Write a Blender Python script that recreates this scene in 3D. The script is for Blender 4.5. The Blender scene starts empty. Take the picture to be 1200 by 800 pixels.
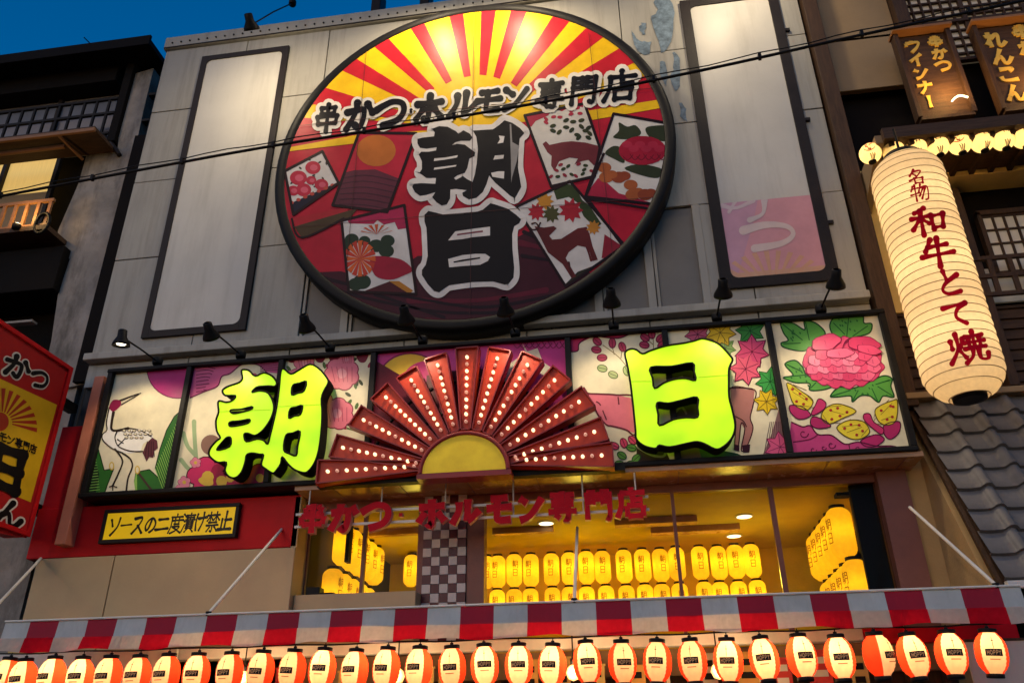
import bpy, bmesh, math, random
from mathutils import Vector, Matrix
from mathutils.geometry import tessellate_polygon
random.seed(7)
C = bpy.context.scene.collection
R = math.radians

# ------------------------------------------------------------------ camera
F, YAW, PITCH, ROLL = 956.17, -0.145398, 0.468905, -0.0112827     # focal length in pixels of the 1200 px photograph
CAM = Vector((0, 0, 1.6))
def basis():
    cy, sy, cp, sp = math.cos(YAW), math.sin(YAW), math.cos(PITCH), math.sin(PITCH)
    f = Vector((sy*cp, cy*cp, sp)); r0 = Vector((cy, -sy, 0)); u0 = r0.cross(f)
    c, s = math.cos(ROLL), math.sin(ROLL)
    return r0*c+u0*s, u0*c-r0*s, f
RV, UV, FV = basis()
cd = bpy.data.cameras.new('camera'); cam = bpy.data.objects.new('camera', cd); C.objects.link(cam)
cam.matrix_world = Matrix(((RV.x, UV.x, -FV.x, 0), (RV.y, UV.y, -FV.y, 0), (RV.z, UV.z, -FV.z, 1.6), (0, 0, 0, 1)))
cd.sensor_fit = 'HORIZONTAL'; cd.sensor_width = 36; cd.lens = F/1200*36; cd.clip_start = 0.05; cd.clip_end = 2000
bpy.context.scene.camera = cam

# ------------------------------------------------------------------ dusk sky, the last of the sun, exposure
SUN_EL, SUN_AZ = R(4.5), R(200)
w = bpy.data.worlds.new('World'); bpy.context.scene.world = w; w.use_nodes = True
nt = w.node_tree; bg = nt.nodes['Background']
sky = nt.nodes.new('ShaderNodeTexSky'); sky.sky_type = 'NISHITA'; sky.sun_disc = False
sky.sun_elevation = SUN_EL; sky.sun_rotation = SUN_AZ; sky.altitude = 0; sky.air_density = 1.0; sky.dust_density = 0.8; sky.ozone_density = 5.5
hs = nt.nodes.new('ShaderNodeHueSaturation'); hs.inputs['Saturation'].default_value = 1.07; hs.inputs['Hue'].default_value = .494
nt.links.new(sky.outputs[0], hs.inputs['Color']); nt.links.new(hs.outputs[0], bg.inputs[0]); bg.inputs[1].default_value = 0.15
sd = bpy.data.lights.new('sun', 'SUN'); sd.energy = 0.24; sd.angle = R(40); sd.color = (1, .66, .36)
so = bpy.data.objects.new('sun', sd); C.objects.link(so)
so.rotation_euler = (R(62), 0, R(-25))                              # the bright western sky behind the camera, after sunset
vs = bpy.context.scene.view_settings
vs.view_transform = 'Standard'; vs.look = 'None'; vs.gamma = 1; vs.exposure = 1.0
cy_ = bpy.context.scene.cycles
cy_.use_denoising = True; cy_.max_bounces = 6; cy_.diffuse_bounces = 3; cy_.sample_clamp_indirect = 4; cy_.caustics_reflective = False; cy_.caustics_refractive = False

# ------------------------------------------------------------------ projection helpers: rays of the survey camera onto real planes
def ray(px, py): return (RV*((px-600)/F) - UV*((py-400)/F) + FV)
def P(px, py, Y):
    d = ray(px, py); return CAM + d*(Y/d.y)
def PXp(px, py, X):
    d = ray(px, py); return CAM + d*(X/d.x)
def proj(v):
    d = v-CAM; k = F/d.dot(FV); return (600+d.dot(RV)*k, 400-d.dot(UV)*k)
def planeY(Y, px=None):
    def m(a, b, off): 
        v = P(a, b, Y); v.y -= off; return v
    return m
def planeX(X):
    def m(a, b, off):
        v = PXp(a, b, X); v.x += off; return v
    return m
def lin(c):
    return c/12.92 if c <= .04045 else ((c+.055)/1.055)**2.4
def hexc(h):
    h = h.lstrip('#'); return tuple(lin(int(h[i:i+2], 16)/255) for i in (0, 2, 4))

# ------------------------------------------------------------------ materials
MATS = {}
def mat(name, col, rough=.6, metal=0, var=.12, scale=3.0, bump=.15, bscale=40, emit=None, estr=0, stain=None, spec=.22, stretch=(1, 1, 1)):
    if name in MATS: return MATS[name]
    if isinstance(col, str): col = hexc(col)
    m = bpy.data.materials.new(name); m.use_nodes = True; MATS[name] = m
    n, l = m.node_tree.nodes, m.node_tree.links
    b = n['Principled BSDF']; b.inputs['Roughness'].default_value = rough; b.inputs['Metallic'].default_value = metal
    b.inputs['Specular IOR Level'].default_value = spec
    tc = n.new('ShaderNodeTexCoord'); mp = n.new('ShaderNodeMapping'); mp.inputs['Scale'].default_value = stretch
    l.new(tc.outputs['Object'], mp.inputs[0])
    nz = n.new('ShaderNodeTexNoise'); nz.inputs['Scale'].default_value = scale; nz.inputs['Detail'].default_value = 6; nz.inputs['Roughness'].default_value = .6
    l.new(mp.outputs[0], nz.inputs[0])
    rp = n.new('ShaderNodeValToRGB')
    rp.color_ramp.elements[0].position = .3; rp.color_ramp.elements[1].position = .72
    rp.color_ramp.elements[0].color = (*[c*(1-var) for c in col], 1); rp.color_ramp.elements[1].color = (*[min(1, c*(1+var)) for c in col], 1)
    l.new(nz.outputs[0], rp.inputs[0]); last = rp.outputs[0]
    if stain:
        sc, amt, scol, st = stain
        mp2 = n.new('ShaderNodeMapping'); mp2.inputs['Scale'].default_value = st; l.new(tc.outputs['Object'], mp2.inputs[0])
        n2 = n.new('ShaderNodeTexNoise'); n2.inputs['Scale'].default_value = sc; n2.inputs['Detail'].default_value = 8; n2.inputs['Roughness'].default_value = .7
        l.new(mp2.outputs[0], n2.inputs[0])
        r2 = n.new('ShaderNodeValToRGB'); r2.color_ramp.elements[0].position = .48; r2.color_ramp.elements[1].position = .75
        r2.color_ramp.elements[0].color = (0, 0, 0, 1); r2.color_ramp.elements[1].color = (amt, amt, amt, 1)
        l.new(n2.outputs[0], r2.inputs[0])
        mx = n.new('ShaderNodeMix'); mx.data_type = 'RGBA'; l.new(r2.outputs[0], mx.inputs[0]); l.new(last, mx.inputs[6]); mx.inputs[7].default_value = (*(hexc(scol) if isinstance(scol, str) else scol), 1)
        last = mx.outputs[2]
    l.new(last, b.inputs['Base Color'])
    if bump:
        nb = n.new('ShaderNodeTexNoise'); nb.inputs['Scale'].default_value = bscale; nb.inputs['Detail'].default_value = 4; l.new(mp.outputs[0], nb.inputs[0])
        bp = n.new('ShaderNodeBump'); bp.inputs['Strength'].default_value = bump; bp.inputs['Distance'].default_value = .02
        l.new(nb.outputs[0], bp.inputs['Height']); l.new(bp.outputs[0], b.inputs['Normal'])
        rr = n.new('ShaderNodeMapRange'); rr.inputs['To Min'].default_value = max(0, rough-.08); rr.inputs['To Max'].default_value = min(1, rough+.1)
        l.new(nz.outputs[0], rr.inputs[0]); l.new(rr.outputs[0], b.inputs['Roughness'])
    if estr:
        e = hexc(emit) if isinstance(emit, str) else emit
        b.inputs['Emission Color'].default_value = (*e, 1); b.inputs['Emission Strength'].default_value = estr*.5
    return m
def print_mat(name, rough=.3, dirt=.25, spec=.25):
    """printed sheet: flat colours of the print come with the mesh, dust and fading from noise"""
    m = bpy.data.materials.new(name); m.use_nodes = True; MATS[name] = m
    n, l = m.node_tree.nodes, m.node_tree.links; b = n['Principled BSDF']
    b.inputs['Roughness'].default_value = rough; b.inputs['Specular IOR Level'].default_value = spec
    at = n.new('ShaderNodeAttribute'); at.attribute_name = 'Col'
    tc = n.new('ShaderNodeTexCoord'); nz = n.new('ShaderNodeTexNoise'); nz.inputs['Scale'].default_value = 2.2; nz.inputs['Detail'].default_value = 9; nz.inputs['Roughness'].default_value = .65
    l.new(tc.outputs['Object'], nz.inputs[0])
    mr = n.new('ShaderNodeMapRange'); mr.inputs['From Min'].default_value = .3; mr.inputs['From Max'].default_value = .7; mr.inputs['To Min'].default_value = 1-dirt; mr.inputs['To Max'].default_value = 1.04
    l.new(nz.outputs[0], mr.inputs[0])
    vm = n.new('ShaderNodeVectorMath'); vm.operation = 'SCALE'; l.new(at.outputs['Color'], vm.inputs[0]); l.new(mr.outputs[0], vm.inputs['Scale'])
    l.new(vm.outputs[0], b.inputs['Base Color'])
    nb = n.new('ShaderNodeTexNoise'); nb.inputs['Scale'].default_value = 3; l.new(tc.outputs['Object'], nb.inputs[0])
    bp = n.new('ShaderNodeBump'); bp.inputs['Strength'].default_value = .12; bp.inputs['Distance'].default_value = .03; l.new(nb.outputs[0], bp.inputs['Height']); l.new(bp.outputs[0], b.inputs['Normal'])
    mr2 = n.new('ShaderNodeMapRange'); mr2.inputs['To Min'].default_value = rough-.06; mr2.inputs['To Max'].default_value = rough+.12; l.new(nz.outputs[0], mr2.inputs[0]); l.new(mr2.outputs[0], b.inputs['Roughness'])
    return m
def paper_mat(name, col, trans, estr, ecol=None):
    """lantern paper: diffuse outside, lets the bulb inside shine through"""
    m = bpy.data.materials.new(name); m.use_nodes = True; MATS[name] = m
    n, l = m.node_tree.nodes, m.node_tree.links
    for x in list(n):
        if x.type != 'OUTPUT_MATERIAL': n.remove(x)
    out = [x for x in n if x.type == 'OUTPUT_MATERIAL'][0]
    if isinstance(col, str): col = hexc(col)
    tc = n.new('ShaderNodeTexCoord'); nz = n.new('ShaderNodeTexNoise'); nz.inputs['Scale'].default_value = 25; nz.inputs['Detail'].default_value = 5; l.new(tc.outputs['Object'], nz.inputs[0])
    rp = n.new('ShaderNodeValToRGB'); rp.color_ramp.elements[0].position = .3; rp.color_ramp.elements[1].position = .7
    rp.color_ramp.elements[0].color = (*[c*.86 for c in col], 1); rp.color_ramp.elements[1].color = (*col, 1); l.new(nz.outputs[0], rp.inputs[0])
    d = n.new('ShaderNodeBsdfDiffuse'); t = n.new('ShaderNodeBsdfTranslucent'); l.new(rp.outputs[0], d.inputs[0]); l.new(rp.outputs[0], t.inputs[0])
    mx = n.new('ShaderNodeMixShader'); mx.inputs[0].default_value = trans; l.new(d.outputs[0], mx.inputs[1]); l.new(t.outputs[0], mx.inputs[2])
    e = n.new('ShaderNodeEmission'); e.inputs[1].default_value = estr*.5
    if ecol: e.inputs[0].default_value = (*(hexc(ecol) if isinstance(ecol, str) else ecol), 1)
    else: l.new(rp.outputs[0], e.inputs[0])
    if estr:
        oi = n.new('ShaderNodeObjectInfo'); rm = n.new('ShaderNodeMapRange'); rm.inputs['To Min'].default_value = estr*.5*.72; rm.inputs['To Max'].default_value = estr*.5*1.2; l.new(oi.outputs['Random'], rm.inputs[0]); l.new(rm.outputs[0], e.inputs[1])
    ad = n.new('ShaderNodeAddShader'); l.new(mx.outputs[0], ad.inputs[0]); l.new(e.outputs[0], ad.inputs[1]); l.new(ad.outputs[0], out.inputs[0])
    return m

# ------------------------------------------------------------------ object helpers
def thing(name, label, cat, loc=(0, 0, 0), group=None):
    o = bpy.data.objects.new(name, None); C.objects.link(o); o.location = loc; o.empty_display_size = .1
    o['label'] = label; o['category'] = cat
    if group: o['group'] = group
    return o
def adopt(o, parent, local=False):
    o.parent = parent
    if not local:
        q, off = parent, Vector((0, 0, 0))
        # parts are modelled in world coordinates under things that only translate
        while q is not None: off += Vector(q.location) if q.parent is None else Vector((0, 0, 0)); q = q.parent
        o.matrix_parent_inverse = Matrix.Translation(-off) if parent.parent is None else Matrix.Identity(4)
def obj(name, me, parent=None, local=False, label=None):
    o = bpy.data.objects.new(name, me); C.objects.link(o)
    if parent is not None: adopt(o, parent, local)
    if label: o['label'] = label
    return o
def link(o, **k):
    for a, b in k.items(): o[a] = b
    return o
class MB:
    """collects quads, boxes, bars, lathes into one mesh with material slots"""
    def __init__(s): s.v, s.f, s.mi, s.sm = [], [], [], []
    def add(s, vs, fs, mi=0, smooth=False):
        b = len(s.v); s.v += [tuple(v) for v in vs]
        for f in fs: s.f.append(tuple(i+b for i in f)); s.mi.append(mi); s.sm.append(smooth)
        return s
    def box(s, x0, x1, y0, y1, z0, z1, mi=0):
        vs = [(x, y, z) for z in (z0, z1) for y in (y0, y1) for x in (x0, x1)]
        return s.add(vs, [(0, 2, 3, 1), (4, 5, 7, 6), (0, 1, 5, 4), (2, 6, 7, 3), (0, 4, 6, 2), (1, 3, 7, 5)], mi)
    def hexa(s, a, b, mi=0):
        """solid between two quads (corresponding corners)"""
        return s.add(list(a)+list(b), [(0, 1, 2, 3), (7, 6, 5, 4), (0, 4, 5, 1), (1, 5, 6, 2), (2, 6, 7, 3), (3, 7, 4, 0)], mi)
    def quad(s, q, mi=0): return s.add(q, [(0, 1, 2, 3)], mi)
    def bar(s, a, b, r, n=8, mi=0, r2=None):
        a, b = Vector(a), Vector(b); d = (b-a).normalized(); u = d.orthogonal().normalized(); v = d.cross(u); r2 = r if r2 is None else r2
        vs = []
        for q, rr in ((a, r), (b, r2)):
            for i in range(n):
                t = 2*math.pi*i/n; vs.append(q+(u*math.cos(t)+v*math.sin(t))*rr)
        s.add(vs, [(i, (i+1) % n, n+(i+1) % n, n+i) for i in range(n)], mi, n > 5)
        s.add(vs[:n], [tuple(range(n))[::-1]], mi); s.add(vs[n:], [tuple(range(n))], mi)
        return s
    def tube(s, pts, r, n=7, mi=0):
        pts = [Vector(p) for p in pts]; rings = []
        u = None
        for i, p in enumerate(pts):
            d = (pts[min(i+1, len(pts)-1)]-pts[max(i-1, 0)]).normalized()
            u = (d.orthogonal() if u is None else (u-d*u.dot(d))).normalized(); v = d.cross(u)
            rings.append([p+(u*math.cos(2*math.pi*k/n)+v*math.sin(2*math.pi*k/n))*r for k in range(n)])
        vs = [q for g in rings for q in g]
        fs = [(i*n+k, i*n+(k+1) % n, (i+1)*n+(k+1) % n, (i+1)*n+k) for i in range(len(pts)-1) for k in range(n)]
        s.add(vs, fs, mi, True); s.add(rings[0], [tuple(range(n))[::-1]], mi); s.add(rings[-1], [tuple(range(n))], mi)
        return s
    def lathe(s, prof, n=24, center=(0, 0, 0), axis='z', mi=0, mifn=None, caps=True, smooth=True):
        c = Vector(center); vs = []
        for (r, h) in prof:
            for k in range(n):
                t = 2*math.pi*k/n
                if axis == 'z': vs.append(c+Vector((r*math.sin(t), -r*math.cos(t), h)))
                elif axis == 'y': vs.append(c+Vector((r*math.sin(t), h, r*math.cos(t))))
        b = len(s.v); s.v += [tuple(v) for v in vs]
        for i in range(len(prof)-1):
            for k in range(n):
                s.f.append((b+i*n+k, b+i*n+(k+1) % n, b+(i+1)*n+(k+1) % n, b+(i+1)*n+k)); s.mi.append(mifn(k, i) if mifn else mi); s.sm.append(smooth)
        if caps:
            for i, rev in ((0, True), (len(prof)-1, False)):
                if prof[i][0] > 1e-4:
                    s.f.append(tuple(b+i*n+k for k in (range(n-1, -1, -1) if rev else range(n)))); s.mi.append(mifn(0, i) if mifn else mi); s.sm.append(False)
        return s
    def mesh(s, name, mats):
        me = bpy.data.meshes.new(name); me.from_pydata(s.v, [], s.f)
        for m in (mats if isinstance(mats, (list, tuple)) else [mats]): me.materials.append(m)
        me.polygons.foreach_set('material_index', s.mi); me.polygons.foreach_set('use_smooth', s.sm); me.update(); return me
    def build(s, name, mats, parent=None, local=False, label=None): return obj(name, s.mesh(name, mats), parent, local, label)
def rr(o, w=.006, seg=2):
    m = o.modifiers.new('bevel', 'BEVEL'); m.width = w; m.segments = seg; m.limit_method = 'ANGLE'; m.angle_limit = R(40); return o

# ------------------------------------------------------------------ flat print (layers of thin ink-thick sheets) and letters
def catmull(pts, closed, k=5):
    n = len(pts); out = []
    if n < 3 and not closed: return [tuple(p) for p in pts]
    rng = range(n) if closed else range(n-1)
    for i in rng:
        p0 = pts[(i-1) % n] if closed or i > 0 else pts[0]; p1 = pts[i]; p2 = pts[(i+1) % n]; p3 = pts[(i+2) % n] if closed or i+2 < n else pts[-1]
        for j in range(k):
            t = j/k
            out.append(tuple(.5*((2*b)+(-a+c)*t+(2*a-5*b+4*c-d)*t*t+(-a+3*b-3*c+d)*t**3) for a, b, c, d in zip(p0, p1, p2, p3)))
    if not closed: out.append(tuple(pts[-1]))
    return out
def clip_poly(poly, clip):
    area = sum(clip[i][0]*clip[(i+1) % len(clip)][1]-clip[(i+1) % len(clip)][0]*clip[i][1] for i in range(len(clip)))
    sg = 1 if area > 0 else -1; out = list(poly)
    for i in range(len(clip)):
        a, b = clip[i], clip[(i+1) % len(clip)]; ins = lambda p: sg*((b[0]-a[0])*(p[1]-a[1])-(b[1]-a[1])*(p[0]-a[0])) >= 0
        src, out = out, []
        for j in range(len(src)):
            p, q = src[j], src[(j+1) % len(src)]; ip, iq = ins(p), ins(q)
            if ip: out.append(p)
            if ip != iq:
                den = (b[0]-a[0])*(q[1]-p[1])-(b[1]-a[1])*(q[0]-p[0])
                if abs(den) > 1e-12:
                    t = ((b[0]-a[0])*(a[1]-p[1])-(b[1]-a[1])*(a[0]-p[0]))/den; out.append((p[0]+(q[0]-p[0])*t, p[1]+(q[1]-p[1])*t))
        if not out: return []
    return out
def brush(pts, wid, taper=.25, k=6):
    """brush stroke -> list of (left, right) pairs"""
    c = catmull(pts, False, k) if len(pts) > 2 else [tuple(pts[0][i]+(pts[1][i]-pts[0][i])*j/4 for i in (0, 1)) for j in range(5)]
    n = len(c); L = []
    for i, p in enumerate(c):
        a, b = c[max(i-1, 0)], c[min(i+1, n-1)]; dx, dy = b[0]-a[0], b[1]-a[1]; d = math.hypot(dx, dy) or 1
        t = i/(n-1); ww = wid*.5*(1+taper*(abs(2*t-1)**1.5*1.2-.5)-taper*.35*t)
        L.append(((p[0]-dy/d*ww, p[1]+dx/d*ww), (p[0]+dy/d*ww, p[1]-dx/d*ww), (dx/d, dy/d), ww))
    return L
class Art:
    """flat print on a mapped surface; each layer lies a fraction of a millimetre above the one below"""
    def __init__(s, mapper, clip=None, step=.001): s.m, s.clip, s.step = mapper, clip, step; s.k = 0; s.v, s.f, s.c = [], [], []
    def off(s, L): s.k += 1; return L*s.step+(s.k % 40)*s.step*.022
    def poly(s, pts, col, L=1, smooth=False, holes=()):
        if smooth: pts = catmull(pts, True, 4); holes = [catmull(h, True, 4) for h in holes]
        if s.clip and not holes: pts = clip_poly(pts, s.clip)
        if len(pts) < 3: return s
        loops = [list(pts)]+[list(h) for h in holes]
        tri = tessellate_polygon([[Vector((p[0], p[1], 0)) for p in lp] for lp in loops])
        of = s.off(L); b = len(s.v); s.v += [tuple(s.m(p[0], p[1], of)) for lp in loops for p in lp]
        c = hexc(col) if isinstance(col, str) else col
        for t in tri: s.f.append(tuple(b+i for i in t)); s.c.append(c)
        return s
    def ell(s, x, y, rx, ry, col, L=1, rot=0, n=22):
        cr, sr = math.cos(rot), math.sin(rot)
        return s.poly([(x+rx*math.cos(t)*cr-ry*math.sin(t)*sr, y+rx*math.cos(t)*sr+ry*math.sin(t)*cr) for t in [2*math.pi*i/n for i in range(n)]], col, L)
    def strip(s, L_, col, L):
        c = hexc(col) if isinstance(col, str) else col
        for i in range(len(L_)-1):
            q = [L_[i][0], L_[i+1][0], L_[i+1][1], L_[i][1]]
            if s.clip: q = clip_poly(q, s.clip)
            if len(q) < 3: continue
            of = s.off(L); b = len(s.v); s.v += [tuple(s.m(p[0], p[1], of)) for p in q]; s.f.append(tuple(range(b, b+len(q)))); s.c.append(c)
    def stroke(s, pts, wid, col, L=1, taper=.25, cap=True, tf=None, k=6):
        B = brush(pts, wid, taper, k)
        if tf: B = [(tf(*a), tf(*b), d, ww) for a, b, d, ww in B]
        s.strip(B, col, L)
        if cap:
            for (l, r, d, ww), sg in ((B[0], -1), (B[-1], 1)):
                cx, cy = (l[0]+r[0])/2, (l[1]+r[1])/2; hx, hy = (l[0]-r[0])/2, (l[1]-r[1])/2; ex, ey = hy*sg, -hx*sg
                if (ex*1+ey*0) is None: pass
                s.poly([(cx+hx*math.cos(t)+ex*math.sin(t), cy+hy*math.cos(t)+ey*math.sin(t)) for t in [math.pi*i/6 for i in range(7)]], col, L)
        return s
    def line(s, pts, wid, col, L=2, closed=False, straight=False):
        if closed: pts = list(pts)+[pts[0], pts[1]]
        if straight:
            for a, b in zip(pts[:-1], pts[1:]): s.stroke([a, b], wid, col, L, taper=0)
            return s
        return s.stroke(pts, wid, col, L, taper=0, cap=False)
    def build(s, name, material, parent=None, local=False, label=None):
        me = bpy.data.meshes.new(name); me.from_pydata(s.v, [], s.f); me.materials.append(material)
        at = me.color_attributes.new('Col', 'FLOAT_COLOR', 'CORNER'); buf = []
        for p, c in zip(me.polygons, s.c): buf += [*c, 1.0]*p.loop_total
        at.data.foreach_set('color', buf); me.update(); return obj(name, me, parent, local, label)
def Z(org, sc, *pts):
    return [(org[0]+p[0]/sc, org[1]+p[1]/sc) for p in pts]
def quadtf(a, b, c, d):
    """unit box (x right, y down) -> quad a(top left) b(top right) c(bottom right) d(bottom left)"""
    return lambda u, v: tuple((1-v)*((1-u)*a[i]+u*b[i])+v*((1-u)*d[i]+u*c[i]) for i in (0, 1))

G = {
'串': [[(.25,.1),(.27,.32)],[(.25,.1),(.76,.1)],[(.76,.1),(.73,.32)],[(.27,.32),(.73,.32)],[(.13,.42),(.18,.7)],[(.13,.42),(.87,.42)],[(.87,.42),(.82,.7)],[(.18,.69),(.82,.69)],[(.5,-.02),(.5,1)]],
'か': [[(.08,.34),(.36,.3),(.62,.28),(.68,.45),(.64,.75),(.54,.93),(.4,.82)],[(.4,.03),(.36,.4),(.1,.94)],[(.78,.12),(.97,.42)]],
'つ': [[(.02,.38),(.25,.24),(.55,.13),(.85,.22),(.93,.5),(.75,.78),(.3,.92)]],
'・': [[(.5,.45),(.5,.56)]],
'ホ': [[(.08,.3),(.92,.27)],[(.5,.03),(.5,.9),(.38,.84)],[(.3,.48),(.08,.82)],[(.68,.48),(.94,.8)]],
'ル': [[(.28,.18),(.27,.5),(.06,.92)],[(.58,.1),(.57,.82)],[(.57,.83),(.74,.72),(.97,.48)]],
'モ': [[(.2,.14),(.8,.11)],[(.06,.45),(.94,.42)],[(.44,.14),(.42,.6),(.46,.85),(.9,.85)]],
'ン': [[(.12,.16),(.38,.34)],[(.12,.9),(.5,.74),(.92,.18)]],
'専': [[(.1,.12),(.9,.12)],[(.22,.25),(.22,.55)],[(.22,.25),(.78,.25)],[(.78,.25),(.78,.55)],[(.22,.4),(.78,.4)],[(.22,.55),(.78,.55)],[(.5,0),(.5,.55)],[(.04,.68),(.96,.68)],[(.68,.57),(.68,.94),(.55,.92)],[(.26,.77),(.42,.9)]],
'門': [[(.12,.08),(.12,.99)],[(.12,.09),(.42,.09)],[(.42,.09),(.42,.42)],[(.12,.25),(.42,.25)],[(.12,.42),(.42,.42)],[(.58,.09),(.9,.09)],[(.89,.09),(.89,.92),(.76,.95)],[(.58,.09),(.58,.42)],[(.58,.25),(.89,.25)],[(.58,.42),(.89,.42)]],
'店': [[(.5,-.02),(.5,.14)],[(.14,.17),(.94,.17)],[(.17,.17),(.16,.6),(.02,.98)],[(.54,.26),(.54,.58)],[(.54,.4),(.86,.4)],[(.34,.6),(.36,.96)],[(.34,.6),(.86,.6)],[(.86,.6),(.84,.96)],[(.36,.94),(.84,.94)]],
'朝': [[(.04,.14),(.5,.12)],[(.26,0),(.26,.28)],[(.1,.28),(.1,.6)],[(.1,.28),(.43,.28)],[(.43,.28),(.42,.6)],[(.1,.44),(.42,.44)],[(.1,.6),(.42,.6)],[(0,.76),(.52,.74)],[(.26,.6),(.26,1)],[(.62,.08),(.62,.6),(.5,.97)],[(.62,.08),(.95,.08)],[(.95,.08),(.95,.95),(.84,.96)],[(.62,.33),(.92,.33)],[(.62,.58),(.92,.58)]],
'日': [[(.15,.05),(.17,.97)],[(.15,.06),(.86,.06)],[(.86,.06),(.84,.97)],[(.17,.5),(.84,.5)],[(.17,.93),(.84,.93)]],
'和': [[(.42,0),(.12,.15)],[(0,.36),(.54,.3)],[(.29,.1),(.29,1)],[(.27,.36),(.0,.76)],[(.31,.4),(.52,.58)],[(.6,.3),(.63,.82)],[(.6,.32),(.97,.27)],[(.97,.27),(.92,.76)],[(.63,.76),(.93,.74)]],
'牛': [[(.3,.02),(.12,.42)],[(.2,.28),(.82,.22)],[(0,.62),(1,.52)],[(.52,-.02),(.52,1)]],
'と': [[(.3,.03),(.42,.42)],[(.84,.22),(.36,.5),(.2,.76),(.42,.93),(.88,.88)]],
'て': [[(.04,.22),(.92,.1)],[(.92,.1),(.56,.34),(.46,.68),(.78,.95)]],
'焼': [[(.08,.26),(.1,.5)],[(.42,.2),(.33,.45)],[(.25,.03),(.25,.5),(0,.97)],[(.27,.55),(.42,.82)],[(.5,.14),(.98,.1)],[(.72,-.02),(.72,.5)],[(.58,.22),(.58,.48)],[(.88,.2),(.88,.48)],[(.46,.34),(1,.3)],[(.44,.54),(1,.5)],[(.64,.54),(.6,.8),(.4,1)],[(.8,.54),(.8,.88),(.98,.92),(1.02,.74)]],
'名': [[(.4,0),(.12,.42)],[(.36,.14),(.8,.1),(.45,.55),(.05,.76)],[(.3,.28),(.46,.42)],[(.34,.62),(.36,.98)],[(.34,.62),(.82,.6)],[(.82,.6),(.78,.97)],[(.36,.95),(.78,.95)]],
'物': [[(.14,.08),(.03,.36)],[(.1,.24),(.44,.2)],[(0,.62),(.46,.5)],[(.26,0),(.26,1)],[(.6,0),(.46,.42)],[(.56,.2),(.96,.17),(.9,.85),(.76,.96)],[(.72,.22),(.46,.7)],[(.84,.24),(.56,.88)]],
'ウ': [[(.5,0),(.5,.16)],[(.12,.2),(.12,.44)],[(.12,.2),(.88,.18),(.8,.55),(.36,1)]],
'イ': [[(.85,.02),(.08,.58)],[(.52,.35),(.52,1)]],
'ナ': [[(.03,.32),(.97,.27)],[(.55,.0),(.5,.55),(.16,1)]],
'丨': [[(.5,.02),(.48,.98)]],
'れ': [[(.22,.02),(.22,.98)],[(.02,.3),(.35,.25),(.02,.82)],[(.3,.45),(.6,.2),(.68,.35),(.62,.82),(.75,.95),(1,.72)]],
'ん': [[(.55,.02),(.06,.96)],[(.2,.68),(.42,.5),(.52,.66),(.58,.92),(.78,.9),(1,.58)]],
'こ': [[(.15,.14),(.8,.14),(.62,.3)],[(.12,.6),(.25,.86),(.92,.85)]],
'ソ': [[(.1,.15),(.26,.48)],[(.9,.06),(.75,.55),(.22,.97)]],
'ー': [[(.03,.52),(.97,.48)]],
'ス': [[(.14,.15),(.8,.12),(.6,.5),(.02,.94)],[(.52,.55),(.95,.92)]],
'の': [[(.52,.15),(.4,.65),(.2,.82),(.05,.55),(.22,.22),(.6,.08),(.94,.38),(.86,.75),(.55,.95)]],
'二': [[(.16,.22),(.84,.2)],[(.02,.82),(.98,.78)]],
'度': [[(.52,-.02),(.52,.12)],[(.14,.14),(.97,.14)],[(.16,.14),(.15,.6),(0,.98)],[(.25,.32),(.97,.32)],[(.42,.2),(.42,.52)],[(.74,.2),(.74,.52)],[(.42,.52),(.74,.52)],[(.3,.66),(.84,.66),(.6,.86),(.18,1)],[(.38,.7),(.98,1)]],
'漬': [[(.04,.05),(.2,.17)],[(0,.34),(.15,.43)],[(.01,.97),(.2,.6)],[(.3,.12),(1,.12)],[(.35,.24),(.94,.24)],[(.28,.36),(1.02,.36)],[(.64,0),(.64,.36)],[(.38,.47),(.38,.8)],[(.9,.47),(.9,.8)],[(.38,.47),(.9,.47)],[(.38,.58),(.9,.58)],[(.38,.69),(.9,.69)],[(.38,.8),(.9,.8)],[(.5,.82),(.3,1)],[(.76,.82),(1,1)]],
'け': [[(.12,.06),(.05,.5),(.16,.97)],[(.32,.33),(.99,.28)],[(.7,0),(.72,.5),(.48,1)]],
'禁': [[(.02,.16),(.46,.16)],[(.24,0),(.24,.45)],[(.22,.2),(.0,.44)],[(.26,.2),(.46,.4)],[(.54,.16),(.98,.16)],[(.76,0),(.76,.45)],[(.74,.2),(.54,.42)],[(.78,.2),(1.02,.42)],[(.2,.53),(.8,.53)],[(.04,.67),(.96,.67)],[(.5,.67),(.5,.98),(.4,.96)],[(.28,.76),(.08,.97)],[(.72,.76),(.94,.96)]],
'止': [[(.5,.0),(.5,.92)],[(.52,.45),(.92,.43)],[(.2,.38),(.2,.92)],[(0,.93),(1,.93)]],
'H': [[(.15,.05),(.15,.95)],[(.85,.05),(.85,.95)],[(.15,.5),(.85,.5)]],
'O': [[(.5,.06),(.12,.3),(.12,.7),(.5,.94),(.88,.7),(.88,.3),(.5,.06)]],
'P': [[(.18,.05),(.18,.97)],[(.18,.08),(.75,.1),(.85,.3),(.7,.52),(.18,.54)]],
'Y': [[(.08,.05),(.5,.5)],[(.92,.05),(.5,.5)],[(.5,.5),(.5,.97)]],
}
def glyph(A, ch, tf, wid, col, L, taper=.3, grow=0):
    for s in G[ch]: A.stroke(s, wid+grow, col, L, taper=taper, tf=tf, k=5)

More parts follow.
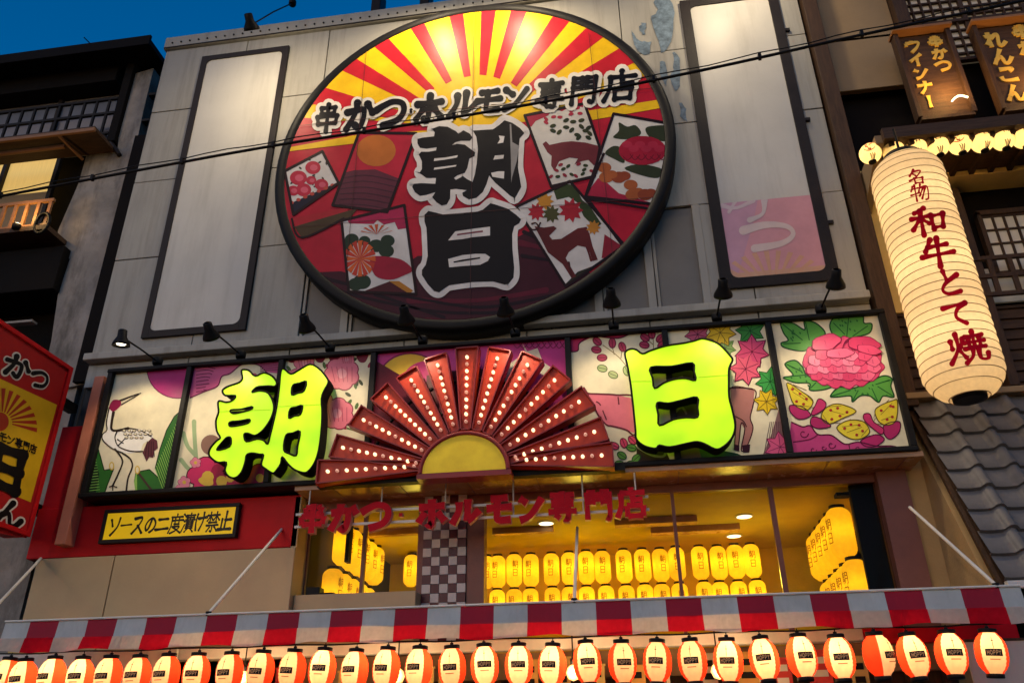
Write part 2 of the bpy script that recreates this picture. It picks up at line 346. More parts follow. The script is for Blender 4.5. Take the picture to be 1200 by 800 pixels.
# ================================================================== materials of the place
M_white = mat('white_cladding', (.32, .305, .265), .5, var=.09, scale=1.2, bump=.06, bscale=18, stain=(2.6, .55, (.13, .115, .095), (2.2, 2.2, .16)))
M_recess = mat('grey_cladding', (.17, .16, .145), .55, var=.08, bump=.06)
M_joint = mat('dark_joint', (.05, .045, .04), .8)
M_black = mat('black_metal', (.008, .0075, .0075), .5, var=.3, bump=.08, spec=.12)
M_frame = mat('dark_brown_frame', (.018, .014, .013), .5, var=.25, bump=.1, spec=.15)
M_banner = mat('blank_banner_sheet', (.50, .48, .43), .42, var=.06, scale=1.5, bump=.12, bscale=5, stain=(1.9, .5, (.30, .28, .24), (2.2, 2.2, .25)))
M_red = mat('red_painted_board', (.5, .010, .012), .5, var=.15, bump=.06, spec=.1)
M_salmon = mat('salmon_post', (.5, .17, .1), .5)
M_beige = mat('beige_board', (.47, .33, .175), .55, var=.08, scale=2, bump=.05)
M_soffit = mat('brown_soffit', (.40, .22, .11), .25, var=.18, scale=4, bump=.08, bscale=9)
M_brown = mat('red_brown_steel', (.19, .07, .048), .4, var=.15)
M_amber = mat('amber_plaster', (.54, .40, .035), .7, var=.12)
M_dark = mat('dark_void', (.008, .0065, .006), .8, spec=.08)
M_conc = mat('stained_concrete', (.27, .24, .21), .85, var=.35, scale=2.2, bump=.5, bscale=14, stain=(2.4, .9, (.03, .025, .02), (1.4, 1.4, .4)))
M_asph = mat('asphalt', (.05, .05, .052), .85, var=.25, scale=2, bump=.6, bscale=120)
M_pave = mat('pavement_stone', (.2, .19, .18), .8, var=.2, scale=3, bump=.3)
M_print = print_mat('printed_board', .33, .30, .11)
M_print_dull = print_mat('printed_sheet', .5, .2, .2)
M_neon = mat('yellow_green_acrylic', (.3, .5, .02), .4, var=.05, bump=.02, emit=(.50, .90, .0015), estr=.92)
_n = M_neon.node_tree; _b = _n.nodes['Principled BSDF']
_tc = _n.nodes.new('ShaderNodeTexCoord'); _z = _n.nodes.new('ShaderNodeTexNoise'); _z.inputs['Scale'].default_value = 2.3; _z.inputs['Detail'].default_value = 2; _n.links.new(_tc.outputs['Object'], _z.inputs[0])
_r = _n.nodes.new('ShaderNodeValToRGB'); _r.color_ramp.elements[0].position = .36; _r.color_ramp.elements[1].position = .64
_r.color_ramp.elements[0].color = (.30, .66, .001, 1); _r.color_ramp.elements[1].color = (.62, .93, .002, 1); _n.links.new(_z.outputs[0], _r.inputs[0]); _n.links.new(_r.outputs[0], _b.inputs['Emission Color'])
M_neon_side = mat('letter_return', (.006, .006, .004), .7, spec=.1)
M_bulb = mat('bulb_glow', (1, .8, .5), .3, emit=(1, .74, .40), estr=1.9, bump=0)
M_bulb_off = mat('bulb_dim', (.75, .5, .45), .25, emit=(1, .45, .3), estr=.35, bump=0)
M_fan_red = mat('fan_red_enamel', (.42, .036, .013), .4, var=.14, bump=.03)
M_fan_edge = mat('fan_edge_maroon', (.22, .02, .022), .35, var=.1, bump=.03)
M_sun = mat('sun_disc_yellow', (.95, .64, .045), .5, var=.15, scale=6, bump=.05, spec=.1)
M_letter = mat('crimson_letter_face', (.44, .008, .018), .6, var=.15, bump=.03, spec=.06)
M_letter_side = mat('pale_letter_edge', (.62, .28, .25), .4)
M_rail = mat('white_rail', (.62, .58, .52), .4)
M_can_red = paper_mat('canopy_red_fabric', (.40, .012, .03), .5, 0)
M_can_white = paper_mat('canopy_white_fabric', (.66, .60, .50), .5, 0)
M_awn_red = mat('awning_red_fabric', (.33, .012, .03), .7, var=.1, bump=.15, bscale=300)
M_awn_white = mat('awning_white_fabric', (.50, .49, .45), .75, var=.12, bump=.15, bscale=300, stain=(2.5, .4, (.22, .2, .17), (3, 3, 1)))
M_flap_red = paper_mat('flap_red_fabric', (.62, .012, .03), .55, 0)
M_flap_white = paper_mat('flap_white_fabric', (.66, .60, .52), .5, 0)
M_paper_w = paper_mat('lantern_paper_white', (.93, .74, .46), .65, .07, (1, .70, .33))
M_paper_r = paper_mat('lantern_paper_red', (.88, .07, .022), .7, .08, (1, .05, .012))
M_ball = paper_mat('round_lantern_paper', (.95, .80, .50), .6, .06, (1, .60, .16))
M_big = paper_mat('tall_lantern_paper', (.93, .78, .52), .6, .15, (1, .63, .28))
M_inkred = paper_mat('red_ink_on_paper', '#8a0c18', .4, .26, (.42, .004, .02))  # emission put in for lantern light coming through the ink
M_inner = paper_mat('amber_lantern_paper', (.95, .70, .07), .6, .36, (1, .56, .010))
M_lamp_glow = mat('lamp_glow', (1, .9, .7), .3, emit=(1, .86, .62), estr=7, bump=0)
M_down_glow = mat('downlight_glow', (1, .9, .7), .3, emit=(1, .85, .5), estr=3.5, bump=0)
M_wood = mat('dark_brown_timber', (.055, .028, .014), .6, var=.35, scale=6, bump=.3, stretch=(6, 6, .7))
M_wood_h = mat('brown_boarding', (.065, .034, .018), .6, var=.35, scale=6, bump=.3, stretch=(.7, 6, 6))
M_tan = mat('tan_board', (.27, .185, .10), .65, var=.12, scale=2, bump=.1)
M_plaster = mat('ochre_plaster', (.74, .52, .18), .8, var=.1, bump=.15)
M_tile = mat('smoked_roof_tile', (.135, .122, .115), .45, var=.4, scale=2.5, bump=.15, bscale=25)
M_shoji = mat('shoji_pane', (.55, .50, .42), .6, var=.08, emit=(.9, .72, .45), estr=.035, bump=.03)
M_gold = mat('gold_lettering', (.80, .50, .08), .35, metal=.2, var=.1, bump=.03)
M_glassdark = mat('dusk_window_pane', (.16, .17, .2), .12, var=.2, bump=.02)
M_curtain = mat('warm_curtain', (.62, .44, .17), .75, var=.1, scale=5, bump=.15, stretch=(8, 8, .6), emit=(1, .64, .18), estr=.55)
M_orange_w = mat('varnished_batten', (.26, .12, .05), .45, var=.2, stretch=(.6, 5, 5))
M_checker_r = mat('checker_maroon', (.085, .012, .014), .3)
M_checker_w = mat('checker_white', (.5, .42, .38), .3)
M_blue_paint = mat('blue_paint_patch', (.12, .165, .21), .7, var=.5, scale=14, bump=.2)
def glass_mat():
    m = bpy.data.materials.new('window_glass'); m.use_nodes = True; n, l = m.node_tree.nodes, m.node_tree.links
    for x in list(n):
        if x.type != 'OUTPUT_MATERIAL': n.remove(x)
    o = n[0]; t = n.new('ShaderNodeBsdfTransparent'); g = n.new('ShaderNodeBsdfGlossy'); g.inputs['Roughness'].default_value = .04
    nz = n.new('ShaderNodeTexNoise'); nz.inputs['Scale'].default_value = 1.5; tc = n.new('ShaderNodeTexCoord'); l.new(tc.outputs['Object'], nz.inputs[0])
    bp = n.new('ShaderNodeBump'); bp.inputs['Strength'].default_value = .05; bp.inputs['Distance'].default_value = .02; l.new(nz.outputs[0], bp.inputs['Height']); l.new(bp.outputs[0], g.inputs['Normal'])
    f = n.new('ShaderNodeFresnel'); f.inputs[0].default_value = 1.10; mx = n.new('ShaderNodeMixShader')
    t.inputs[0].default_value = (.94, .93, .9, 1)
    l.new(f.outputs[0], mx.inputs[0]); l.new(t.outputs[0], mx.inputs[1]); l.new(g.outputs[0], mx.inputs[2]); l.new(mx.outputs[0], o.inputs[0]); return m
M_glass = glass_mat()

def lamp_data(name, kind, energy, col, radius, spot=None):
    d = bpy.data.lights.new(name, kind); d.energy = energy*(.5 if kind == 'POINT' else .28); d.color = col; d.shadow_soft_size = radius
    if spot: d.spot_size = R(spot); d.spot_blend = .6
    return d
def lamp(name, d, loc, parent, aim=None, local=False):
    o = bpy.data.objects.new(name, d); C.objects.link(o); o.location = loc
    if aim is not None: o.rotation_euler = (Vector(aim)-Vector(loc)).to_track_quat('-Z', 'Y').to_euler()
    adopt(o, parent, local); return o

# ================================================================== the ground
g = MB().quad([(-60, -40, 0), (60, -40, 0), (60, 7.2, 0), (-60, 7.2, 0)]).build('street', M_asph); g['kind'] = 'structure'
g = MB().box(-60, 60, 7.2, 40, -.1, .12).build('pavement', M_pave); g['kind'] = 'structure'

# ================================================================== the main building
XL, XR, YF = -6.28, 2.65, 8.0
main = thing('restaurant_building', 'white panelled restaurant building carrying the big round sign', 'building', (-1.8, 8, 0))
MB().box(XL, XR, 8.03, 8.4, 4.05, 11.0).box(XL, XR, 8.4, 13, 4.05, 10.95).box(XL, -3.3, 8.05, 13, 0, 4.05).box(2.6, XR, 8.1, 13, 0, 4.05).build('wall_backing', M_joint, main)
zs = [5.50, 5.80, 7.27, 8.50, 9.73, 10.92]
xs = [XL, -5.0, -3.76, -2.4, -1.0, .35, 1.5, XR]
for i in range(len(zs)-1):
    for j in range(len(xs)-1):
        a, b, c, d = xs[j]+.006, xs[j+1]-.006, zs[i]+.006, zs[i+1]-.006
        if i == 1 and 2 <= j <= 4: continue
        if i == 1 and j == 5: a = 1.02
        if i == 1 and j == 1: b = -3.76
        dy = random.uniform(-.004, .004)
        rr(MB().box(a, b, YF-.03+dy, YF+.02, c, d).build('wall_panel', M_white, main), .006)
# recessed bay behind the round sign with upright ribs
bx = [-3.70+.59*k for k in range(9)]
for k in range(8):
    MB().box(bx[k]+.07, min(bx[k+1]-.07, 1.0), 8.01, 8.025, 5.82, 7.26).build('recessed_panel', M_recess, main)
for k in range(9):
    if bx[k] > 1.02: continue
    m = MB(); m.box(bx[k]-.07, bx[k]+.02, 7.955, 8.02, 5.82, 7.265); m.box(bx[k]+.03, bx[k]+.065, 7.975, 8.02, 5.82, 7.265); rr(m.build('rib', M_white, main), .006)
rr(MB().box(XL, XR-.02, 7.84, 7.965, 5.81, 5.90).build('ledge', M_white, main), .01)
m = MB().box(XL-.03, XR+.03, 7.93, 8.5, 10.93, 11.16); rr(m.build('parapet_cap', M_white, main), .01)
m = MB()
for k in range(64): m.lathe([(.014, 0), (.014, -.012), (.008, -.018)], 6, (XL+.1+k*.137, 7.93, 11.03), 'y')
o = m.build('cap_bolts', M_frame, main); o['kind'] = 'stuff'
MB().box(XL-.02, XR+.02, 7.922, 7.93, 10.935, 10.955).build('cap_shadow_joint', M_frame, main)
# patches where old blue paint shows through beside the right banner
A = Art(planeY(7.964))
for q in ([(768,0),(786,0),(790,24),(785,50),(776,62),(768,40),(763,22),(770,12)], [(741,36),(746,44),(752,48),(762,50),(761,64),(750,62),(742,52)], [(789,62),(797,70),(798,96),(792,108),(786,92),(790,78)], [(776,70),(783,84),(780,100),(774,86)], [(796,120),(803,128),(805,142),(798,136)], [(752,26),(757,30),(755,40),(750,36)]):
    q2 = [(x+random.uniform(-1.5, 1.5), y+random.uniform(-1.5, 1.5)) for x, y in catmull(q, True, 3)]
    A.poly(q2, '#5f86a6', 1)
o = A.build('bare_paint_patch', M_blue_paint, main)
# conduit posts on the roof
for px in (444, 500):
    b = P(px, 12, 8.2); rr(MB().box(b.x-.07, b.x+.07, 8.05, 8.3, 11.1, 11.75).build('roof_post', M_black, main), .01)

# lower storey of the main building: red fascia, beige boards, soffit, window bay, room
FY = 7.75
zr = P(200, 647, FY).z
MB().box(XL, -5.752, FY+.05, 8.0, zr, P(80, 500, 7.8).z).build('red_return', M_red, main)
xj = P(346, 650, FY).x
rr(MB().box(XL, xj, FY, 8.04, zr, 4.0).build('red_fascia', M_red, main), .008)
xsm = P(128, 690, FY-.01).x
rr(MB().box(-6.12, xsm-.006, FY-.03, 8.04, 2.2, zr-.012).build('beige_panel', M_beige, main), .006)
rr(MB().box(xsm+.006, xj+.004, FY-.03, 8.04, 2.2, zr-.012).build('beige_panel', M_beige, main), .006)
rr(MB().box(-5.88, -5.76, 7.60, 7.80, zr+.1, 5.46).build('corner_post', M_salmon, main), .008)
MB().box(xj, 2.66, 7.56, 8.06, 3.985, 4.03).build('soffit', M_soffit, main)
for k in range(9):
    x = xj+.4+k*.68
    if x < 2.6: MB().box(x-.006, x+.006, 7.57, 8.04, 3.981, 3.985).build('soffit_joint', M_brown, main)
# room
MB().box(-3.5, 2.7, 10.9, 11.0, 2.0, 4.0).box(-3.55, -3.42, 8.3, 11, 2.0, 4.0).box(2.6, 2.7, 8.3, 11, 2.0, 4.0).build('room_wall', M_amber, main)
MB().box(-3.55, 2.7, 8.09, 11, 3.93, 3.983).build('room_ceiling', M_amber, main)
MB().box(-3.55, 2.7, 8.05, 11, 2.0, 2.1).build('room_floor', M_wood_h, main)
for k, (x0, x1, y0, y1) in enumerate(((-1.6, -.9, 9.2, 9.3), (-.2, .7, 9.05, 9.2), (.2, 1.2, 9.5, 9.65), (-3.0, -2.2, 9.0, 9.1))):
    MB().box(x0, x1, y0, y1, 3.86, 3.929).build('ceiling_batten', M_soffit, main)
# window wall
WY = 8.05
def wx(px): return P(px, 655, WY).x
x0, x1 = wx(362), wx(1044)
posts = [(wx(424), wx(428)), (wx(793), wx(797)), (wx(912), wx(918))]
for a, b in posts: MB().box(a, b, WY-.02, WY+.03, 2.4, 3.98).build('mullion', M_brown, main)
MB().box(x0-.08, x0, WY-.03, WY+.05, 2.4, 3.98).build('window_post', M_brown, main)
MB().box(wx(490), wx(496.5), WY-.04, WY+.12, 2.4, 3.98).build('window_post', M_brown, main)
MB().box(wx(548), wx(568), WY-.04, WY+.12, 2.4, 3.98).build('window_post', M_brown, main)
MB().box(wx(1044), 2.59, WY-.12, WY+.12, 2.4, 3.98).build('window_post', M_brown, main)
MB().box(xj+.002, x0-.082, FY, WY+.05, 2.4, 3.98).build('window_jamb', M_beige, main)
MB().box(x0, wx(490), WY-.03, WY+.04, 3.9, 3.98).box(wx(568), wx(1044), WY-.03, WY+.04, 3.9, 3.98).build('window_head', M_brown, main)
cells = [x0, posts[0][0], posts[0][1], wx(490), wx(568), posts[1][0], posts[1][1], posts[2][0], posts[2][1], wx(1044)]
for k in range(0, 10, 2): MB().box(cells[k]+.002, cells[k+1]-.002, WY, WY+.008, 2.45, 3.9).build('window_pane', M_glass, main)
MB().box(wx(1014), wx(1043), WY+.05, WY+.1, 2.2, 3.92).build('dark_curtain', M_dark, main)
b = P(1010, 675, WY+.2); MB().hexa([(1.7, 9.0, 2.5), (2.5, 8.6, 2.5), (2.5, 8.6, 2.62), (1.7, 9.0, 2.62)], [(1.7, 9.6, 2.6), (2.5, 9.2, 2.9), (2.5, 9.2, 3.0), (1.7, 9.6, 2.7)]).build('timber_counter', M_orange_w, main)
# checkered tile column
n_c = 5; cw = (wx(547.5)-wx(497))/n_c; top = 3.98
for r_ in range(20):
    for c_ in range(n_c):
        z1 = top-r_*cw
        if z1-cw < 2.5: continue
        xx = wx(497)+c_*cw
        MB().box(xx+.002, xx+cw-.002, WY-.065, WY-.03, z1-cw+.002, z1-.002).build('checker_tile', M_checker_r if (r_+c_) % 2 else M_checker_w, main)
MB().box(wx(496.5), wx(548), WY-.035, WY+.1, 2.4, 3.98).build('tile_backing', M_joint, main)
# low cabinet under the left window with a black box on it
bx0, bx1 = P(343, 700, 7.9).x, P(490, 700, 7.9).x
rr(MB().box(xj+.012, bx1, 7.80, 8.01, 2.45, P(420, 694, 7.8).z).build('window_sill', M_beige, main), .008)
t = thing('equipment_box', 'small black box resting on the pale sill below the left window', 'box', (P(367, 695, 7.86).x, 7.86, P(420, 694, 7.8).z))
bz = P(420, 694, 7.8).z
m = MB().box(P(360, 692, 7.86).x, P(376, 692, 7.86).x, 7.82, 7.95, bz, bz+.075); rr(m.build('case', M_black, t), .006)
MB().box(P(376, 692, 7.86).x, P(392, 692, 7.86).x, 7.83, 7.93, bz, bz+.018).build('base_tray', M_black, t)
# plaster gable under the roof verge on the right and the brown corner
# ------------------------------------------------------------------ blank banners in dark frames
def banner(label, x0, x1, z0, z1, fw):
    t = thing('banner_frame', label, 'sign panel', ((x0+x1)/2, 7.97, z0))
    y0, y1 = 7.925, 7.968
    m = MB(); 
    m.box(x0, x0+fw, y0, y1, z0, z1); m.box(x1-fw, x1, y0, y1, z0, z1); m.box(x0+fw, x1-fw, y0, y1, z0, z0+fw); m.box(x0+fw, x1-fw, y0, y1, z1-fw, z1)
    a, b, c, d = x0+fw-.001, x1-fw+.001, z0+fw-.001, z1-fw+.001; r = .08
    for cx, cz, sx, sz in ((a, c, 1, 1), (b, c, -1, 1), (a, d, 1, -1), (b, d, -1, -1)):     # rounded inner corners
        pts = [(cx, cz)]+[(cx+sx*r-sx*r*math.sin(u), cz+sz*r-sz*r*math.cos(u)) for u in [math.pi/2*i/6 for i in range(7)]]
        n = len(pts); vs = [(p[0], y0+.001, p[1]) for p in pts]+[(p[0], y1, p[1]) for p in pts]
        fs = [(0, i, i+1) for i in range(1, n-1)]+[(i, i+1, n+i+1, n+i) for i in range(1, n-1)]; m.add(vs, fs)
    rr(m.build('frame', M_frame, t), .006)
    MB().box(x0+fw-.02, x1-fw+.02, 7.94, 7.967, z0+fw-.02, z1-fw+.02).build('sheet', M_banner, t)
    for k in range(0 if x0 < 0 else 3):
        zz = z0+(z1-z0)*(k+.5)/3
        for xx in (x1+.03,): MB().box(xx-.03, xx+.03, 7.93, 7.968, zz-.02, zz+.02).build('bracket', M_frame, t)
    return t
banner('tall blank white banner in a dark frame left of the round sign', -5.65, -4.33, 6.09, 10.67, .088)
tb = banner('tall faded banner with a pink printed foot right of the round sign', 1.15, 2.40, 6.10, 10.55, .125)
# faded print on the foot of the right banner
A = Art(planeY(7.939))
def zp(*p): return Z((800, 200), 5.333, *p)
clipq = zp((180, 212), (820, 150), (912, 640), (880, 670), (330, 720), (255, 690))
A.clip = clipq
A.poly(zp((180, 212), (820, 150), (930, 690), (240, 730)), '#c8919a', 1)
A.poly(zp((180, 212), (470, 180), (440, 330), (330, 700), (240, 730)), '#bb90a3', 2)
for k in range(13):
    a0 = R(200+k*12); a1 = R(205+k*12); cx, cy = 570, 760
    A.poly(zp((cx+90*math.cos(a0), cy+70*math.sin(a0)), (cx+370*math.cos(a0), cy+260*math.sin(a0)), (cx+370*math.cos(a1), cy+260*math.sin(a1)), (cx+90*math.cos(a1), cy+70*math.sin(a1))), '#c99a80', 3)
A.poly(zp((240, 650), (900, 590), (930, 690), (240, 730)), '#c79d84', 2)
A.stroke(zp((380, 375), (520, 340), (650, 350), (690, 400), (620, 455), (450, 487)), 8, '#cdb9b6', 4, .5)
A.stroke(zp((230, 215), (330, 235), (440, 190)), 5, '#c3b0b4', 4, .4); A.stroke(zp((510, 190), (500, 270), (420, 310)), 6, '#c3b4b4', 4, .5); A.stroke(zp((330, 190), (290, 260)), 4, '#c3b0b4', 4)
A.build('faded_print', M_print_dull, tb)

# ------------------------------------------------------------------ round sign
k7 = 7.7/8; CX, CZ, CR = -1.696*k7, 1.6+(8.481-1.6)*k7, 2.587*k7
rs = thing('round_sign', 'huge round sign with sunburst, playing cards and black brush characters', 'sign', (CX, 8, CZ))
MB().lathe([(CR-.135, -.005), (CR-.12, -.03), (CR-.03, -.035), (CR, -.01), (CR, .22), (CR-.2, .26)], 96, (CX, 7.72, CZ), 'y', caps=False).build('rim', M_black, rs)
MB().lathe([(.001, .0), (CR-.12, 0.0), (CR-.12, .24), (.001, .25)], 96, (CX, 7.715, CZ), 'y', caps=False, smooth=False).build('backing', M_frame, rs)
FYR = 7.705
circ = [proj(Vector((CX+(CR-.13)*math.cos(t), FYR, CZ+(CR-.13)*math.sin(t)))) for t in [2*math.pi*i/80 for i in range(80)]]
A = Art(planeY(FYR), circ)
RED, YEL, BLK, WHT = '#b01a30', '#e3b616', '#0b0a0e', '#d8d2cc'
A.poly(circ, RED, 1)
A.poly([(320, 0), (800, 0), (800, 119), (560, 150), (320, 178)], YEL, 2)
cx, cy = 560, 158
for px, py, inner in ((352, 150, 150), (372, 112, 96), (417, 80, 80), (452, 55, 74), (493, 37, 70), (536, 25, 69), (572, 18, 70), (605, 22, 70), (652, 30, 72), (695, 40, 78), (735, 65, 92), (762, 100, 120)):
    a = math.atan2(py-cy, px-cx); h = R(3.35)
    q = [(cx+inner*math.cos(a-h), cy+inner*math.sin(a-h)), (cx+340*math.cos(a-h), cy+340*math.sin(a-h)), (cx+340*math.cos(a+h), cy+340*math.sin(a+h)), (cx+inner*math.cos(a+h), cy+inner*math.sin(a+h))]
    A.poly(q, '#b8202c', 3)
A.poly([(320, 152), (420, 140), (540, 150), (420, 159), (320, 176)], RED, 3)
A.poly([(336, 178), (345, 172), (420, 158), (420, 168)], YEL, 4); A.poly([(690, 130), (780, 116), (780, 126), (694, 141)], YEL, 4)
A.poly([(690, 118), (780, 100), (790, 118), (690, 131)], RED, 3)
A.poly([(300, 322), (400, 318), (440, 331), (490, 300), (560, 300), (640, 262), (700, 330), (700, 420), (300, 420)], '#3f1220', 4)
for q in ([(350, 318), (420, 336), (500, 352), (570, 360), (650, 346)], [(380, 336), (440, 352), (520, 366), (600, 366)], [(614, 272), (650, 288), (690, 300)], [(612, 300), (650, 306), (690, 312)], [(440, 345), (520, 372)]):
    A.stroke(q, 4, '#1c0a16', 5, .3)
for q in ([(480, 352), (560, 352), (640, 340)], [(500, 376), (570, 378), (630, 362)], [(610, 285), (660, 296)]): A.stroke(q, 6, '#5c1428', 5, .4)
def card(pts, col, L=6, edge=3.2):
    A.poly(pts, '#24080f', L) if False else None
    A.poly(pts, col, L); A.line(pts, edge, '#1d070d', L+3, True, True); return pts
def in_card(pts, fn, L=6):
    old = A.clip; A.clip = clip_poly(pts, circ); fn(); A.clip = old
def leafdots(pts, r, cols, L):
    for i, (x, y) in enumerate(pts): A.ell(x, y, r*1.25, r*.75, cols[i % len(cols)], L, random.uniform(-.8, .8), 9)
# small flower card
c1 = [(334, 201), (378, 178), (397, 215), (344, 252)]; card(c1, '#cfc9c4')
def f():
    A.poly([(338, 240), (396, 214), (396, 260), (336, 262)], '#1c1a2c', 7)
    for k in range(26): A.ell(random.uniform(338, 394), random.uniform(184, 230), 2.2, 1.2, '#3c3632', 7, random.uniform(0, 3), 7)
    for x, y, r in ((367, 197, 9), (350, 209, 10), (356, 223, 9), (377, 217, 8), (344, 224, 7), (365, 212, 6)): A.ell(x, y, r, r*.85, '#b0283f', 8); A.ell(x+1, y, r*.5, r*.4, '#c9566a', 8)
    for k in range(7): A.ell(342+k*8, 238-k*3.4, 2.6, 2, '#b0453a', 8)
in_card(c1, f)
# moon card
c2 = [(421, 156), (488, 157), (454, 249), (390, 241)]; card(c2, '#b02438')
def f():
    A.ell(441, 177, 23, 18.5, '#b3662c', 7)
    A.poly([(395, 205), (415, 200), (440, 199), (468, 210), (470, 260), (380, 260)], '#5a2836', 7)
    for k in range(6): A.line([(398, 210+k*6), (430, 206+k*7), (470, 214+k*7)], 1.2, '#42202c', 8)
in_card(c2, f)
A.poly([(342, 256), (410, 243), (404, 254), (354, 279)], '#a8242f', 6); A.poly([(345, 266), (420, 244), (412, 254), (354, 279)], '#4a3a26', 7); A.line([(342, 256), (354, 279), (404, 256)], 2.5, '#1d070d', 8)
# chrysanthemum card
c3 = [(400.5, 259), (474, 241), (488, 345), (409, 342)]; card(c3, '#d0cbc6')
z2 = lambda *p: Z((390, 230), 6.667, *p)
def f():
    A.poly(z2((60, 150), (570, 60), (600, 250), (510, 262), (485, 205), (400, 225), (350, 190), (320, 220), (130, 215), (110, 180)), '#a3244a', 7)
    for x, y, r in ((150, 340, 55), (110, 390, 50), (250, 350, 45), (340, 390, 60), (430, 350, 55), (420, 430, 60), (230, 670, 70), (180, 690, 60)): A.ell(*z2((x, y))[0], r/6.667, r/8, '#233626', 7)
    for k in range(7):
        a = R(200+k*23); A.poly(z2((345, 300), (345+130*math.cos(a)-14*math.sin(a), 300+80*math.sin(a)), (345+130*math.cos(a)+14*math.sin(a), 306+80*math.sin(a))), '#c2502a', 9)
    A.poly(z2((300, 480), (460, 480), (560, 510), (625, 580), (560, 620), (450, 655), (330, 620)), '#9c1a34', 8, True)
    for k in range(16):
        a = 2*math.pi*k/16; A.poly(z2((215, 490), (215+120*math.cos(a-.16), 490+140*math.sin(a-.16)), (215+125*math.cos(a+.16), 490+145*math.sin(a+.16))), ('#c85a2a', '#b83a2a')[k % 2], 9)
    A.poly(z2((200, 760), (450, 665), (640, 770), (640, 820), (200, 820)), '#4a1820', 8); A.poly(z2((440, 665), (520, 665), (630, 740), (600, 765)), '#b0742a', 9)
in_card(c3, f)
# boar card
c4 = [(615, 136), (685, 122), (703, 174), (697, 207), (646, 219)]; z3 = lambda *p: Z((605, 110), 6.153, *p); card(c4, '#cdc7bd')
def f():
    A.poly(z3((50, 130), (490, 60), (480, 100), (400, 90), (330, 130), (270, 110), (230, 160), (140, 200), (110, 240), (60, 240)), '#a52840', 7)
    leafdots(z3((270, 170), (315, 172), (215, 185), (215, 210), (400, 125), (440, 105), (460, 145), (395, 150)), 2.6, ['#a52840'], 8)
    leafdots(z3((360, 195), (265, 235), (265, 270), (310, 280), (360, 245), (410, 205), (400, 265), (470, 195), (440, 300), (500, 270), (450, 320), (530, 290), (520, 320), (470, 240), (520, 250)), 3.1, ['#27301c', '#33381e'], 8)
    A.poly(z3((190, 365), (215, 345), (240, 372), (330, 352), (400, 345), (500, 355), (620, 385), (620, 480), (560, 520), (520, 480), (470, 490), (420, 512), (445, 470), (385, 463), (310, 490), (275, 560), (252, 520), (255, 450), (225, 425)), '#6c2a30', 7)
    leafdots(z3((320, 515), (375, 525), (290, 555), (340, 545), (250, 600), (300, 600), (350, 590), (400, 585), (450, 510), (490, 550), (430, 595), (500, 520), (545, 560), (480, 580)), 2.5, ['#8a2434', '#2f3a1e'], 8)
in_card(c4, f)
# peony card
c5 = [(719, 134), (788, 146), (768, 240), (686, 231)]; card(c5, '#cdc8c0')
def f():
    A.poly(z3((500, 730), (590, 610), (650, 640), (740, 720), (850, 750), (980, 790), (1000, 840), (480, 840)), '#a0203a', 7)
    for q in (((740, 210), (800, 240), (860, 230), (900, 290), (820, 330), (700, 320), (740, 270)), ((930, 260), (980, 235), (1110, 240), (1110, 340), (980, 330)), ((640, 430), (700, 380), (760, 400), (780, 500), (700, 470)), ((780, 540), (900, 510), (1060, 550), (1020, 610), (900, 590))): A.poly(z3(*q), '#2f3620', 7, True)
    A.ell(753, 177, 28, 17, '#9c1830', 8)
    for k in range(6): A.ell(735+k*7.5, 170+5*(k % 2), 6, 4, '#aa2840', 9); A.line([(730+k*8, 184-3*(k % 2)), (736+k*8, 188), (742+k*8, 182)], 1, '#6a1022', 9)
    for x, y in ((690, 575), (880, 700)):
        for dx, dy, r in ((-55, -40, 45), (-40, 30, 48), (50, 30, 50), (90, 20, 40), (0, 10, 36)): A.ell(*z3((x+dx, y+dy))[0], r/5.5, r/7.5, ('#a0552c', '#8a3f24')[dx > 0], 8)
in_card(c5, f)
A.line([(686, 233), (772, 247)], 3, '#1d070d', 10); A.line([(690, 235), (732, 292)], 3, '#1d070d', 10); A.line([(708, 180), (686, 232)], 3, '#1d070d', 10)
# deer card
c6 = [(605, 243), (668, 213), (732, 288), (663, 336)]; z4 = lambda *p: Z((600, 205), 5.714, *p); card(c6, '#d0cac4')
def star(x, y, r, col, L, n=9):
    A.poly([(x+(r if k % 2 == 0 else r*.62)*math.cos(math.pi*k/n), y+(r if k % 2 == 0 else r*.62)*math.sin(math.pi*k/n)) for k in range(2*n)], col, L)
def f():
    A.poly(z4((280, 110), (330, 60), (420, 70), (470, 170), (520, 210), (600, 330), (560, 360), (480, 280), (440, 190), (380, 150), (300, 170)), '#33401f', 7)
    star(*z4((220, 180))[0], 11, '#c0822a', 8); star(*z4((165, 250))[0], 11, '#a82230', 8); star(*z4((265, 265))[0], 11, '#4a4a26', 8); star(*z4((395, 240))[0], 15, '#a82230', 8); star(*z4((545, 355))[0], 9, '#b87a2a', 9)
    A.poly(z4((150, 345), (175, 350), (215, 355), (280, 345), (300, 360), (250, 410), (270, 435), (330, 430), (440, 360), (500, 350), (520, 400), (540, 480), (575, 570), (540, 580), (510, 490), (440, 475), (380, 520), (360, 560), (430, 680), (400, 695), (340, 600), (240, 520), (190, 420)), '#5c2020', 8, False)
    for q in (((180, 350), (160, 325), (135, 330)), ((175, 365), (140, 370), (120, 355)), ((180, 345), (190, 325))): A.stroke(z4(*q), 2, '#3a1a14', 9, .3)
    A.stroke(z4((500, 480), (530, 575)), 2.6, '#5c2020', 8); A.stroke(z4((380, 590), (400, 680)), 2.6, '#4a1a1a', 8)
    A.poly(z4((350, 740), (440, 650), (600, 590), (740, 480), (760, 700), (500, 850)), '#2a2a1c', 7); A.poly(z4((600, 560), (620, 400), (740, 480), (660, 560)), '#8a2030', 8)
in_card(c6, f)
